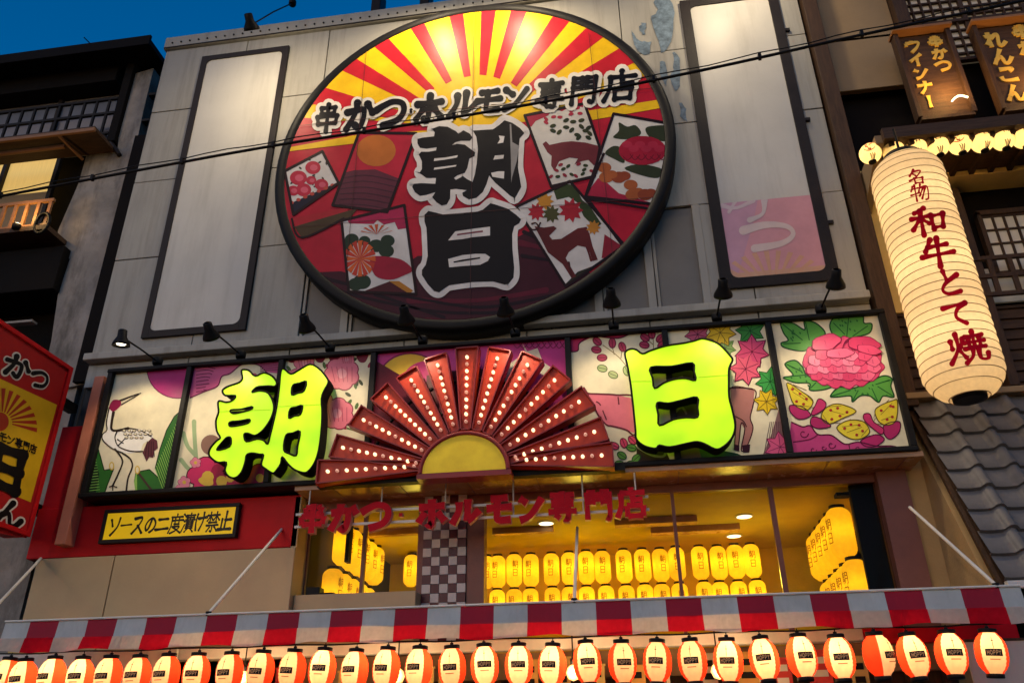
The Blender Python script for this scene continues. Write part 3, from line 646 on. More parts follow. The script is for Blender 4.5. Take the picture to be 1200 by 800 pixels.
# black brush characters with white edge
za = lambda *p: Z((470, 130), 6.667, *p); zb = lambda *p: Z((470, 230), 6.667, *p)
ASA = za((245,145),(300,125),(365,130),(430,165),(450,185),(490,158),(540,185),(560,215),(540,240),(470,240),(425,252),(400,275),(430,262),(500,270),(540,300),(580,330),(575,360),(535,380),(520,450),(500,490),(440,510),(415,530),(430,545),(485,515),(520,540),(560,560),(578,500),(592,420),(602,300),(590,210),(562,160),(640,155),(720,150),(770,115),(810,80),(870,100),(930,140),(965,180),(928,220),(920,300),(915,450),(940,600),(890,690),(850,665),(790,612),(740,570),(705,530),(690,510),(668,580),(640,640),(590,685),(530,697),(485,670),(480,645),(515,625),(430,615),(387,620),(385,690),(360,735),(320,745),(280,720),(245,680),(270,640),(200,662),(150,670),(110,640),(90,600),(100,575),(160,570),(270,575),(275,530),(200,530),(145,490),(165,460),(165,400),(140,345),(160,325),(220,325),(275,315),(280,290),(200,302),(150,295),(130,260),(130,225),(170,215),(260,205),(265,175))
HI = zb((185,150),(215,120),(260,130),(340,150),(480,140),(600,125),(640,110),(700,60),(740,70),(840,105),(900,150),(938,185),(925,215),(885,240),(870,300),(872,420),(885,560),(880,640),(840,690),(810,695),(720,670),(560,675),(380,700),(340,725),(300,755),(260,745),(210,690),(165,620),(165,580),(195,540),(210,470),(205,330),(200,250),(185,200))
for pl in (ASA, HI):
    A.line(pl, 12.5, WHT, 12, True); A.poly(pl, WHT, 12); A.poly(pl, BLK, 13)
for q in (((765,200),(810,205),(800,255),(755,262),(775,230)), ((735,355),(805,350),(800,378),(722,388)), ((705,490),(760,478),(808,478),(805,535),(770,530),(715,520)), ((262,378),(350,370),(445,352),(440,370),(340,388),(258,398)), ((262,450),(340,440),(435,428),(430,440),(340,455),(258,466)), ((402,272),(425,256),(455,252),(430,266))): A.poly(za(*q), WHT, 14)
A.poly(za((850,110),(862,110),(870,250),(925,280),(905,400),(870,520),(862,570),(860,400),(855,250)), '#8d8a88', 14)
A.poly(zb((370,350),(425,280),(560,260),(697,243),(697,312),(560,325),(480,340)), WHT, 14); A.poly(zb((440,300),(640,272),(642,285),(520,300),(440,312)), '#7c3a44', 15)
A.poly(zb((370,495),(480,465),(580,455),(660,455),(697,480),(680,510),(620,540),(480,550),(378,560)), WHT, 14); A.poly(zb((410,515),(480,500),(620,480),(620,492),(500,512),(415,525)), BLK, 15)
# name line
def mk(cx, cy, w, h, sl=-.10, sh=-.12):
    q = [(-.5, -.5), (.5, -.5), (.5, .5), (-.5, .5)]
    return quadtf(*[(cx+u*w+sh*v*h, cy+v*h+u*w*sl) for u, v in q])
line = [('串', 384, 140, 31, 31), ('か', 421, 137, 33, 33), ('つ', 458, 133, 36, 34), ('・', 482, 131, 14, 20), ('ホ', 503, 129, 33, 33), ('ル', 543, 123, 34, 31), ('モ', 573, 120, 30, 30), ('ン', 604, 116, 30, 30), ('専', 645, 112, 32, 33), ('門', 684, 106, 33, 33), ('店', 727, 102, 37, 33)]
for ch, x, y, ww, hh in line: glyph(A, ch, mk(x, y, ww, hh), .2, '#ddd6c9', 12, .2, .22)
for ch, x, y, ww, hh in line: glyph(A, ch, mk(x, y, ww, hh), .23 if ch not in '専門店串' else .165, BLK, 16, .3)
for q in ([(430, 60), (405, 330)], [(556, 10), (551, 380)], [(690, 40), (718, 300)], [(338, 150), (780, 103)], [(335, 268), (770, 232)]): A.line(q, .55, '#4a2a2a', 19, False, True)
A.build('printed_face', M_print, rs)

# ------------------------------------------------------------------ strip of picture panels
SY = 7.55; SX0, SX1, SZ0, SZ1 = P(110, 510, SY).x, P(1057, 450, SY).x, 4.03, 5.50
sp = thing('picture_sign', 'long strip sign of seven flower and bird pictures below the round sign', 'sign', ((SX0+SX1)/2, 7.8, SZ0))
MB().box(SX0, SX1, SY+.06, 7.83, SZ0, SZ1).build('sign_box', M_frame, sp)
m = MB().box(SX0, SX1, SY-.03, SY+.06, SZ0, SZ0+.048).box(SX0, SX1, SY-.03, SY+.06, SZ1-.045, SZ1); rr(m.build('frame_rail', M_black, sp), .008)
bxs = [SX0+.04]+[P(px, 420, SY).x for px in (225, 331, 438, 666, 782, 907)]+[SX1-.03]
for i, x in enumerate(bxs): rr(MB().box(x-.03, x+.03, SY-.025, SY+.06, SZ0+.049, SZ1-.046).build('frame_post', M_black, sp), .006)
CREAM, PINK, MAG, GRN, DGR, OUT = '#e9dfbd', '#e6718a', '#b8307a', '#4f9a45', '#2c5a30', '#2a1a1c'
labels = ['panel with a white crane, green pine and half pink sun', 'panel with plum blossom, pink clouds and bamboo', 'panel with pink flowers on a pale ground', 'pink panel with yellow moon behind the bulb fan', 'panel with red and green leaves and a pink boar', 'panel with maple leaves and deer legs', 'panel with a big pink peony and two butterflies']
ARTS = []
for i in range(7):
    a, b = bxs[i]+.026, bxs[i+1]-.026
    q = [proj(Vector(v)) for v in ((a, SY, SZ1-.043), (b, SY, SZ1-.043), (b, SY, SZ0+.046), (a, SY, SZ0+.046))]
    B = Art(planeY(SY+.035), q); B.poly([(q[0][0]-9, q[0][1]-9), (q[1][0]+9, q[1][1]-9), (q[2][0]+9, q[2][1]+9), (q[3][0]-9, q[3][1]+9)], CREAM if i != 3 else '#b83a80', 1); ARTS.append(B)
# 1 crane
B = ARTS[0]; z = lambda *p: Z((85, 420), 4.43, *p)
B.ell(*z((548, 50))[0], 37, 36, '#7a1c4c', 2, n=36); B.ell(*z((548, 48))[0], 36, 35, '#b8307a', 3, n=36)
def pine(q, tip):
    B.poly(z(*q), '#35702f', 2)
    n = len(q)//2
    for k in range(len(q)-1): B.line(z(q[k], q[k+1]), 1.2, '#1e3a1c', 3)
    for t in range(22):
        u = t/22; B.line(z((q[0][0]+(tip[0]-q[0][0])*u, q[0][1]+(tip[1]-q[0][1])*u), (q[-1][0]+(tip[0]-q[-1][0])*u, q[-1][1]+(tip[1]-q[-1][1])*u)), .8, '#8fbf5a', 4)
pine(((430, 570), (455, 470), (490, 370), (530, 300), (575, 260), (620, 250), (590, 450), (545, 740), (490, 730)), (575, 255))
pine(((322, 640), (330, 590), (400, 575), (470, 640), (490, 735), (335, 735)), (335, 580))
pine(((60, 760), (90, 560), (118, 440), (135, 470), (165, 580), (215, 570), (180, 660), (150, 750)), (118, 440))
B.poly(z((545, 300), (590, 250), (640, 240), (560, 740), (500, 720)), '#2a4a22', 3); B.line(z((560, 290), (530, 500), (505, 730)), 3, '#3c3224', 4); B.line(z((345, 595), (420, 690), (480, 720)), 2.6, '#4a3a30', 4); B.poly(z((60, 760), (100, 480), (140, 600), (110, 760)), '#1d3320', 3)
for x, y in ((578, 250), (205, 558), (338, 578)): B.ell(*z((x, y))[0], 3, 5, '#d8b84a', 5); B.ell(*z((x, y))[0], 1.8, 3.6, CREAM, 6)
B.poly(z((190, 250), (178, 330), (180, 370), (158, 395), (160, 425), (210, 465), (280, 490), (350, 480), (370, 440), (420, 410), (380, 375), (300, 360), (235, 375), (205, 365), (212, 290)), '#f6f3ea', 2, True)
for q, wd in ((((192, 255), (178, 330), (180, 370), (157, 395), (160, 425), (205, 465), (262, 490)), 1.5), (((214, 280), (205, 330), (205, 368), (235, 374), (290, 362)), 3), (((235, 374), (222, 410), (240, 455), (300, 480), (365, 482)), 1.5), (((290, 362), (350, 372), (410, 405)), 1.5), (((240, 220), (350, 182), (255, 240)), 1.3), (((240, 225), (355, 180)), 1), (((222, 470), (258, 520), (255, 560), (210, 660)), 2), (((262, 492), (300, 520), (312, 560), (290, 620), (280, 690)), 2), (((210, 660), (195, 665)), 1.5), (((210, 660), (230, 668)), 1.5), (((210, 660), (210, 682)), 1.5), (((280, 690), (240, 700)), 1.5), (((280, 690), (262, 725)), 1.5), (((280, 690), (315, 688)), 1.5), (((240, 450), (290, 400), (320, 375)), 1.2), (((235, 420), (265, 440)), 1.2)): B.stroke(z(*q), wd, '#33281f', 5, .2)
for k in range(16): B.ell(*z((270+k % 6*26+6*(k//6), 375+(k//6)*18))[0], 2.4, 1.6, '#4a4032', 5); B.ell(*z((270+k % 6*26+6*(k//6), 374+(k//6)*18))[0], 1.7, 1.0, '#e6dcc0', 6)
B.poly(z((195, 240), (215, 215), (250, 220), (250, 245), (215, 275), (195, 262)), '#8e2148', 5, True)
B.poly(z((365, 490), (385, 440), (415, 410), (440, 425), (445, 465), (425, 480), (420, 515), (400, 510), (385, 535), (375, 510)), '#5c3038', 5)
for k in range(4): B.line(z((390+10*k, 430), (378+16*k, 510)), .8, '#2d161a', 6)
# 2 plum, clouds
B = ARTS[1]; z = lambda *p: Z((80, 400), 4.0, *p)
cl = z((575, 100), (990, 60), (990, 150), (930, 145), (890, 110), (820, 105), (760, 150), (720, 165), (700, 210), (640, 235), (570, 265)); B.poly(cl, '#c65a8a', 2, False); B.line(cl[3:], 1.5, '#6a2444', 3)
for k in range(8): B.line(z((600, 125+k*16), (640+10*(k % 3), 118+k*16), (690-8*k, 128+k*14)), 1.2, '#7a2c54', 3)
for k in range(5): B.line(z((900, 105+k*9), (940, 98+k*9), (985, 104+k*8)), 1.2, '#7a2c54', 3)
for q in (((590, 375), (592, 440), (600, 560)), ((540, 430), (560, 490), (595, 530)), ((530, 555), (570, 600), (620, 610))): B.stroke(z(*q), 5, '#9db487', 2, .1)
def flower(B, x, y, r, col, L, n=5, ctr='#e6c04a', edge='#5a1030'):
    for k in range(n):
        a = 2*math.pi*k/n-.5; B.ell(x+r*.55*math.cos(a), y+r*.55*math.sin(a), r*.52, r*.48, edge, L, n=14)
    for k in range(n):
        a = 2*math.pi*k/n-.5; B.ell(x+r*.55*math.cos(a), y+r*.55*math.sin(a), r*.46, r*.42, col, L+1, n=14)
    B.ell(x, y, r*.3, r*.3, ctr, L+2, n=10)
B.ell(*z((670, 485))[0], 12, 12, '#8c6a5c', 2)
flower(B, *z((655, 635))[0], 24, '#d8326a', 3); B.poly(z((610, 650), (640, 630), (670, 635), (680, 670), (640, 675)), '#e8c04a', 6, True)
flower(B, *z((720, 655))[0], 22, '#a51a48', 3); flower(B, *z((598, 568))[0], 6.5, '#e98aa0', 4); flower(B, *z((545, 660))[0], 7.5, '#e98aa0', 4); flower(B, *z((520, 690))[0], 5, '#e98aa0', 4)
for x in (760, 820, 900): flower(B, *z((x, 640))[0], 17, '#b02a58', 3)
B.line(z((560, 640), (620, 600), (700, 590), (800, 600)), 3, '#5a3a34', 2)
for k in range(10): B.ell(*z((870+12*k, 160+((k*37) % 90)))[0], 4, 3, ('#c04a6a', '#6f8f4a')[k % 2], 2)
# 3 flowers
B = ARTS[2]; z = lambda *p: Z((310, 380), 3.636, *p)
for x, y, r in ((330, 210, 20), (310, 380, 19), (350, 150, 9), (170, 165, 12), (240, 330, 14), (130, 240, 14)):
    flower(B, *z((x, y))[0], r, '#e0788c', 3, 7, '#e89aa6', '#8a2a44')
    for k in range(5): B.line([(z((x, y))[0][0]-r*.6+r*.3*k, z((x, y))[0][1]-r*.4), (z((x, y))[0][0]-r*.4+r*.25*k, z((x, y))[0][1]+r*.5)], .7, '#b04a60', 6)
for k in range(34):
    x, y = random.uniform(85, 455), random.uniform(125, 440); B.ell(*z((x, y))[0], 4.2, 2, ('#9a2c44', '#4e6a34', '#2e3b22')[k % 3], 2, random.uniform(0, 3), 9)
for x in range(90, 450, 60): B.poly(z((x, 122), (x+30, 130), (x+55, 120), (x+40, 160), (x+12, 158)), '#7a1c34', 2, True)
for k in range(6): B.line(z((270+k*30, 430), (380+k*8, 450+k*4)), 1, '#5f7a3a', 2)
# 4 moon
B = ARTS[3]
B.ell(481, 450, 40, 37, '#7a1c4c', 2, n=36); B.ell(481, 450, 38, 35, '#d9b23a', 3, n=36); B.ell(500, 452, 30, 29, '#c83a78', 4, n=36)
B.poly([(436, 420), (470, 440), (520, 470), (560, 520), (440, 560)], '#5a1626', 5); B.poly([(500, 440), (560, 430), (640, 470), (660, 560), (500, 560)], '#5a1626', 5)
for q in ([(612, 402), (618, 412), (630, 408), (636, 424), (648, 432), (640, 442), (622, 430)], [(592, 430), (606, 420), (600, 450), (590, 460)]): B.poly(q, '#d8cdb0', 6)
for k in range(9): B.line([(600+k*7, 400), (606+k*7, 408), (612+k*7, 402)], 1.1, '#7a1c4c', 6)
# 5 leaves and boar
B = ARTS[4]; z = lambda *p: Z((650, 375), 4.443, *p)
cl = z((70, 165), (120, 160), (130, 120), (200, 85), (330, 95), (420, 65), (620, 50), (620, 20), (60, 60)); B.poly(cl, '#b02a58', 2); B.line(cl[:7], 1.5, '#5a1030', 3)
def leafs(B, pts, col, edge, L=3):
    for x, y, a in pts: B.ell(x, y, 6.4, 4.6, edge, L, a, 16); B.ell(x, y, 5.2, 3.5, col, L+1, a, 16); B.line([(x-5*math.cos(a), y-5*math.sin(a)), (x+5*math.cos(a), y+5*math.sin(a))], .8, edge, L+2)
L5 = lambda *p: [(*z((x, y))[0], a) for x, y, a in p]
leafs(B, L5((222, 112, .7), (217, 155, .2), (300, 120, 1.5), (352, 140, 1.2), (247, 196, 0), (470, 92, .6), (467, 130, .2), (505, 72, 1.4), (550, 95, 2.3), (560, 130, 2.6)), '#b03a58', '#6a1a34')
leafs(B, L5((248, 252, .2), (304, 285, .4), (375, 265, 1.2)), '#a8b87a', '#5c7040')
for q in (((250, 130), (330, 190), (390, 260)), ((300, 140), (310, 180)), ((350, 160), (345, 200)), ((515, 150), (512, 80)), ((480, 100), (515, 130))): B.line(z(*q), 1, '#8a7a50', 2)
bo = z((150, 350), (170, 380), (230, 385), (320, 390), (420, 410), (420, 590), (370, 570), (300, 552), (270, 545), (230, 500), (190, 420)); B.poly(bo, '#e07888', 3); B.line(bo, 2, '#6a2a34', 4, True)
for q in (((215, 425), (230, 432), (240, 445)), ((250, 470), (270, 520)), ((330, 400), (335, 440))): B.line(z(*q), 1.5, '#6a2a34', 5)
leafs(B, L5((310, 655, .4), (360, 640, 1.2), (405, 625, .8)), '#d8486a', '#6a1a34', 6); leafs(B, L5((400, 665, .2), (350, 705, .6), (425, 720, 2.4), (340, 750, .3), (400, 750, .1)), '#5f9a3a', '#2c4a20', 6)
B.poly(z((430, 640), (560, 640), (620, 770), (420, 770)), '#3a2a22', 3); B.line(z((430, 660), (500, 700), (560, 710), (580, 690)), 3, '#8a8478', 4)
# 6 maple and deer
B = ARTS[5]; z = lambda *p: Z((775, 375), 4.706, *p)
def maple(B, x, y, r, col, edge, L, rot=0):
    def pts(k_): 
        o = []
        for k in range(14):
            a = rot+2*math.pi*k/14; rr_ = r*k_*(1 if k % 2 == 0 else .64); o.append((x+rr_*math.cos(a), y+rr_*math.sin(a)))
        return o
    B.poly(pts(1.08), edge, L); B.poly(pts(.97), col, L+1)
    for k in range(7): a = rot+2*math.pi*k/7; B.line([(x, y), (x+r*.85*math.cos(a), y+r*.85*math.sin(a))], .7, edge, L+2)
maple(B, *z((200, 80))[0], 15, '#c25a78', '#5a1a34', 2, .3); maple(B, *z((325, 70))[0], 18, '#e0bb2c', '#6a5418', 3, .1); maple(B, *z((490, 60))[0], 17, '#3f8a3c', '#1e4a20', 2, .5); maple(B, *z((350, 155))[0], 13, '#7fa35a', '#4a6a34', 2, .2)
maple(B, *z((500, 175))[0], 20, '#d8507a', '#6a1a3c', 4, .2); maple(B, *z((465, 270))[0], 19, '#e2607c', '#6a1a3c', 5, .5); maple(B, *z((600, 340))[0], 17, '#3f9a48', '#1e4a20', 3, .3); maple(B, *z((580, 450))[0], 15, '#e2c023', '#6a5418', 5, .6)
B.poly(z((560, 740), (610, 620), (650, 480), (700, 500), (740, 770), (480, 770)), '#8e6a68', 2)
for k in range(12): B.line(z((600+k*9, 560), (560+k*16, 770)), .8, '#5a3a40', 3)
maple(B, *z((655, 700))[0], 18, '#d85a84', '#7a2448', 4, .1)
de = z((380, 375), (515, 385), (505, 470), (490, 540), (505, 600), (470, 700), (440, 715), (460, 600), (440, 570), (425, 690), (405, 690), (410, 560), (385, 530)); B.poly(de, '#b47a72', 3); B.line(de, 1.4, '#4a2424', 4, True)
B.line(z((405, 530), (450, 555), (470, 590)), 1.2, '#4a2424', 5)
for q in (((400, 685), (430, 690), (430, 725), (400, 715)), ((445, 690), (490, 685), (485, 730), (450, 730))): B.poly(z(*q), '#3a1420', 5)
B.poly(z((40, 740), (240, 700), (420, 735), (500, 775), (40, 790)), '#2c4a2c', 3); B.poly(z((100, 690), (200, 680), (220, 760), (110, 770)), '#5a4a40', 4)
B.poly(z((0, 240), (200, 250), (200, 560), (0, 560)), '#3a332c', 3); B.line(z((20, 300), (60, 330), (120, 310)), 2.5, '#6a6258', 4); B.line(z((10, 480), (60, 520), (110, 480), (140, 520)), 2.5, '#6a6258', 4)
# 7 peony and butterflies
B = ARTS[6]; z = lambda *p: Z((900, 365), 4.446, *p)
def leaf7(q, veins):
    p = catmull(z(*q), True, 4); B.poly(p, '#5aa044', 2); B.line(p, 1.6, '#1f4a24', 3, True)
    for a, b in veins: B.line(z(a, b), 1.1, '#1f5a2a', 4)
    for k in range(10): x = random.choice(q); c_ = (sum(i[0] for i in q)/len(q), sum(i[1] for i in q)/len(q)); t = random.uniform(.2, .8); B.ell(*z((x[0]+(c_[0]-x[0])*t, x[1]+(c_[1]-x[1])*t))[0], 1.6, .9, '#2c6a30', 4, 1, 7)
leaf7(((68, 60), (130, 62), (190, 95), (190, 50), (250, 62), (298, 115), (250, 160), (190, 205), (90, 190), (68, 165), (105, 150), (80, 110)), [((75, 65), (180, 150)), ((195, 55), (215, 150)), ((80, 168), (170, 165))])
leaf7(((322, 70), (350, 30), (420, 20), (490, 22), (500, 60), (540, 65), (530, 110), (470, 130), (400, 140), (340, 120)), [((420, 25), (410, 130)), ((520, 75), (440, 130)), ((340, 60), (400, 120))])
leaf7(((88, 275), (140, 255), (180, 290), (200, 330), (270, 360), (340, 380), (300, 405), (220, 410), (215, 375), (140, 370), (80, 345), (130, 330)), [((90, 340), (200, 330)), ((95, 275), (170, 310)), ((220, 400), (250, 370))])
leaf7(((325, 440), (370, 395), (440, 400), (520, 370), (600, 335), (645, 350), (640, 390), (655, 445), (600, 440), (575, 472), (530, 440), (480, 440), (440, 470), (430, 440), (360, 445)), [((330, 440), (430, 410)), ((440, 465), (470, 410)), ((570, 465), (540, 400)), ((650, 440), (570, 390)), ((640, 355), (560, 380))])
pcx, pcy = z((390, 262))[0]
def petal(x, y, rx, ry, rot, col, L):
    n = 20; pts = []
    for k in range(n):
        t = 2*math.pi*k/n; w_ = 1+.07*math.cos(5*t+rot*3); pts.append((x+rx*w_*math.cos(t)*math.cos(rot)-ry*w_*math.sin(t)*math.sin(rot), y+rx*w_*math.cos(t)*math.sin(rot)+ry*w_*math.sin(t)*math.cos(rot)))
    B.poly(pts, '#8a1f4a', L); B.poly([(x+(q[0]-x)*.93, y+(q[1]-y)*.91) for q in pts], col, L+1)
    B.line([(x-rx*.1, y-ry*.2), (x, y+ry*.5)], .6, '#b83a66', L+2)
pk = ['#d8446f', '#e2527c', '#ea6a90', '#f084a4']
for k in range(15):
    t = math.pi*2*k/15+.2; petal(pcx+37*math.cos(t), pcy+20*math.sin(t)+2, 12.5, 9.5, t*.3, pk[k % 2], 5)
B.ell(pcx, pcy, 38, 21, '#de4e78', 8)
for row, (dy, half, n_) in enumerate(((16, 30, 6), (8, 35, 7), (0, 34, 6), (-7, 24, 4))):
    for k in range(n_): petal(pcx-half+2*half*k/(n_-1)+random.uniform(-1.5, 1.5), pcy+dy+random.uniform(-1, 1), 8.6, 6.6, random.uniform(-.4, .4), pk[(row+k) % 3+1 if row else (k % 3)], 9+row*3)
petal(pcx-20, pcy-22, 18, 9.5, -.25, pk[1], 21); petal(pcx+24, pcy-20, 20, 9, .12, pk[0], 21); petal(pcx+30, pcy-13, 15, 5.5, .2, pk[1], 24); petal(pcx-4, pcy-9, 17, 6, -.05, pk[2], 24)
B.line([(pcx-1, pcy-14), (pcx+2, pcy-22), (pcx+9, pcy-27)], 1.4, '#7a1a40', 27)
def fly(w1, w2, low1, low2, body):
    bcx, bcy = sum(i[0] for i in body)/len(body), sum(i[1] for i in body)/len(body)
    w1, w2, low1, low2 = [[(bcx+(x-bcx)*1.1, bcy+(y-bcy)*1.22) for x, y in q] for q in (w1, w2, low1, low2)]
    for q in (w1, w2):
        p = catmull(z(*q), True, 3); B.poly(p, '#e3cf3a', 4); B.line(p, 1.2, '#5a4a1a', 5, True)
        gx, gy = z((bcx, bcy))[0]
        for k in range(0, len(p), 4): B.line([(gx+(p[k][0]-gx)*.35, gy+(p[k][1]-gy)*.35), (gx+(p[k][0]-gx)*.85, gy+(p[k][1]-gy)*.85)], .7, '#8a7a24', 5)
    for q in (low1, low2): p = catmull(z(*q), True, 3); B.poly(p, '#b8306a', 4); B.line(p, 1.2, '#4a1030', 5, True)
    p = catmull(z(*body), True, 3); B.poly(p, '#cc3a70', 6); B.line(p, 1.1, '#5a1030', 7, True)
    for q in (w1, w2):
        cx_, cy_q = sum(i[0] for i in q)/len(q), sum(i[1] for i in q)/len(q)
        for k in range(5): i = q[k % len(q)]; B.ell(*z((cx_+(i[0]-cx_)*.55, cy_q+(i[1]-cy_q)*.55))[0], 1.9, 1.7, '#a8302c', 6, 0, 8)
fly(((115, 395), (180, 430), (235, 470), (210, 510), (150, 490), (125, 440)), ((300, 500), (360, 485), (440, 515), (380, 545), (310, 570), (275, 540)), ((130, 490), (190, 500), (225, 535), (170, 550), (130, 520)), ((235, 540), (280, 550), (320, 580), (260, 590), (225, 570)), ((265, 455), (300, 475), (290, 510), (240, 540), (225, 530), (245, 490)))
fly(((375, 600), (430, 570), (500, 575), (530, 620), (480, 650), (420, 640)), ((560, 520), (640, 485), (662, 490), (655, 570), (610, 590), (570, 570)), ((600, 590), (670, 575), (670, 620), (630, 650), (600, 630)), ((490, 655), (560, 630), (600, 650), (560, 680), (510, 680)), ((500, 535), (530, 535), (550, 575), (600, 610), (590, 640), (545, 610), (500, 565)))
for q in (((200, 410), (150, 390), (130, 380)), ((340, 580), (400, 580), (430, 560)), ((600, 490), (630, 460))): B.line(z(*q), 1, '#7a6a48', 3)
cl = catmull(z((120, 575), (180, 600), (220, 595), (260, 640), (330, 645), (400, 690), (470, 680), (560, 700), (640, 700), (700, 712), (760, 715), (760, 790), (100, 790)), False, 4)+[z((100, 790))[0]]; B.poly(cl, '#c4457e', 4); B.line(cl[:45], 1.6, '#5a1434', 5)
for x, y, r in ((185, 635, 26), (330, 695, 22), (235, 720, 18), (470, 715, 24), (390, 730, 16), (290, 710, 14)): B.line([(z((x, y))[0][0]+r/4.4*(1-.1*k)*math.cos(k*.7), z((x, y))[0][1]+r/4.4*(1-.1*k)*math.sin(k*.7)) for k in range(9)], 1.2, '#6a1a3e', 6)
for q in (((130, 680), (220, 665), (260, 640)), ((530, 730), (600, 705), (700, 730)), ((420, 690), (430, 740))): B.line(z(*q), 1.3, '#6a1a3e', 6)
for B, lb in zip(ARTS, labels): B.build('picture_panel', M_print, sp, label=lb)

# ------------------------------------------------------------------ big yellow-green letters
def letter(label, outer, holes, Yf, depth, face, side, seam, name='lit_letter'):
    c = P(sum(p[0] for p in outer)/len(outer), sum(p[1] for p in outer)/len(outer), Yf)
    t = thing(name, label, 'sign letter', (c.x, Yf, c.z), 'yellow green lit characters')
    loops = [catmull(l, True, 3) for l in [outer]+holes]
    tri = tessellate_polygon([[Vector((p[0], p[1], 0)) for p in l] for l in loops])
    pts = [P(p[0], p[1], Yf) for l in loops for p in l]
    MB().add(pts, [tuple(t_) for t_ in tri]).build('lit_face', face, t)
    m = MB(); b = 0; n0 = len(pts)
    allv = [(v.x, v.y+.003, v.z) for v in pts]+[(v.x, v.y+depth, v.z) for v in pts]; fs = []
    for l in loops:
        n = len(l); fs += [(b+i, b+(i+1) % n, n0+b+(i+1) % n, n0+b+i) for i in range(n)]; b += n
    m.add(allv, fs).build('return', side, t)
    # narrow dark trim round the face
    for li, l in enumerate(loops):
        cv = [P(p[0], p[1], Yf-.004) for p in l]; MB().tube(cv+cv[:1], .011, 5).build('trim', side, t)
    m = MB()
    for a, b2 in seam: p, q = P(*a, Yf-.003), P(*b2, Yf-.003); m.bar(p, q, .0035, 4)
    m.build('sheet_seam', MATS['letter_seam'], t)
    return t
mat('letter_seam', (.32, .40, .02), .4, bump=0, emit=(.32, .52, .005), estr=.6)
zg = lambda *p: Z((235, 405), 5.0, *p)
asa = zg((245,140),(285,145),(320,178),(370,158),(420,178),(447,215),(435,238),(400,236),(340,240),(318,252),(302,272),(345,262),(395,275),(425,330),(428,380),(405,440),(365,495),(320,525),(275,512),(255,520),(268,560),(330,545),(370,553),(393,575),(408,520),(422,465),(445,360),(460,250),(470,150),(490,135),(530,165),(580,140),(640,108),(690,130),(735,180),(748,215),(725,260),(708,310),(712,400),(705,520),(690,620),(665,690),(630,735),(600,742),(550,725),(510,690),(478,650),(470,690),(440,735),(420,745),(380,720),(355,695),(368,640),(345,635),(300,628),(270,640),(262,680),(240,740),(205,772),(165,765),(142,730),(150,682),(100,682),(60,655),(48,630),(60,595),(95,555),(115,538),(95,500),(90,440),(105,390),(102,335),(115,322),(150,330),(185,320),(205,292),(145,290),(128,262),(160,238),(225,215),(245,190),(240,160))
hol = [zg((175,377),(240,372),(300,357),(297,372),(240,388),(192,396)), zg((172,447),(235,440),(286,431),(280,452),(215,468),(172,470)), zg((95,610),(140,550),(160,535),(178,542),(170,590)), zg((540,233),(580,220),(620,210),(605,265),(570,276),(535,286)), zg((525,371),(560,360),(597,351),(585,402),(550,410),(518,423)), zg((500,525),(540,512),(583,502),(568,590),(560,642),(520,630),(488,608))]
letter('yellow green lit 朝 character in front of the plum picture', asa, hol, 7.36, .17, M_neon, M_neon_side, [(zg((100, 385))[0], zg((410, 372))[0]), (zg((450, 355))[0], zg((708, 342))[0])])
zh = lambda *p: Z((725, 390), 5.333, *p)
hi = zh((45,115),(75,100),(110,105),(150,130),(200,110),(300,80),(400,65),(470,50),(520,35),(570,45),(620,65),(660,100),(695,140),(712,170),(690,220),(688,300),(690,400),(710,480),(728,570),(720,630),(690,680),(640,720),(600,725),(540,695),(490,680),(430,690),(320,713),(255,702),(235,720),(200,718),(150,700),(110,660),(105,600),(90,450),(75,320),(55,200),(40,140))
hol = [zh((200,215),(330,210),(460,188),(470,240),(480,295),(420,283),(350,288),(280,312),(225,345),(212,280)), zh((240,437),(310,440),(400,420),(490,402),(492,465),(492,525),(420,527),(340,540),(255,577),(248,510))]
letter('yellow green lit 日 character in front of the boar picture', hi, hol, 7.36, .17, M_neon, M_neon_side, [(zh((75, 302))[0], zh((200, 300))[0]), (zh((500, 275))[0], zh((688, 262))[0])])

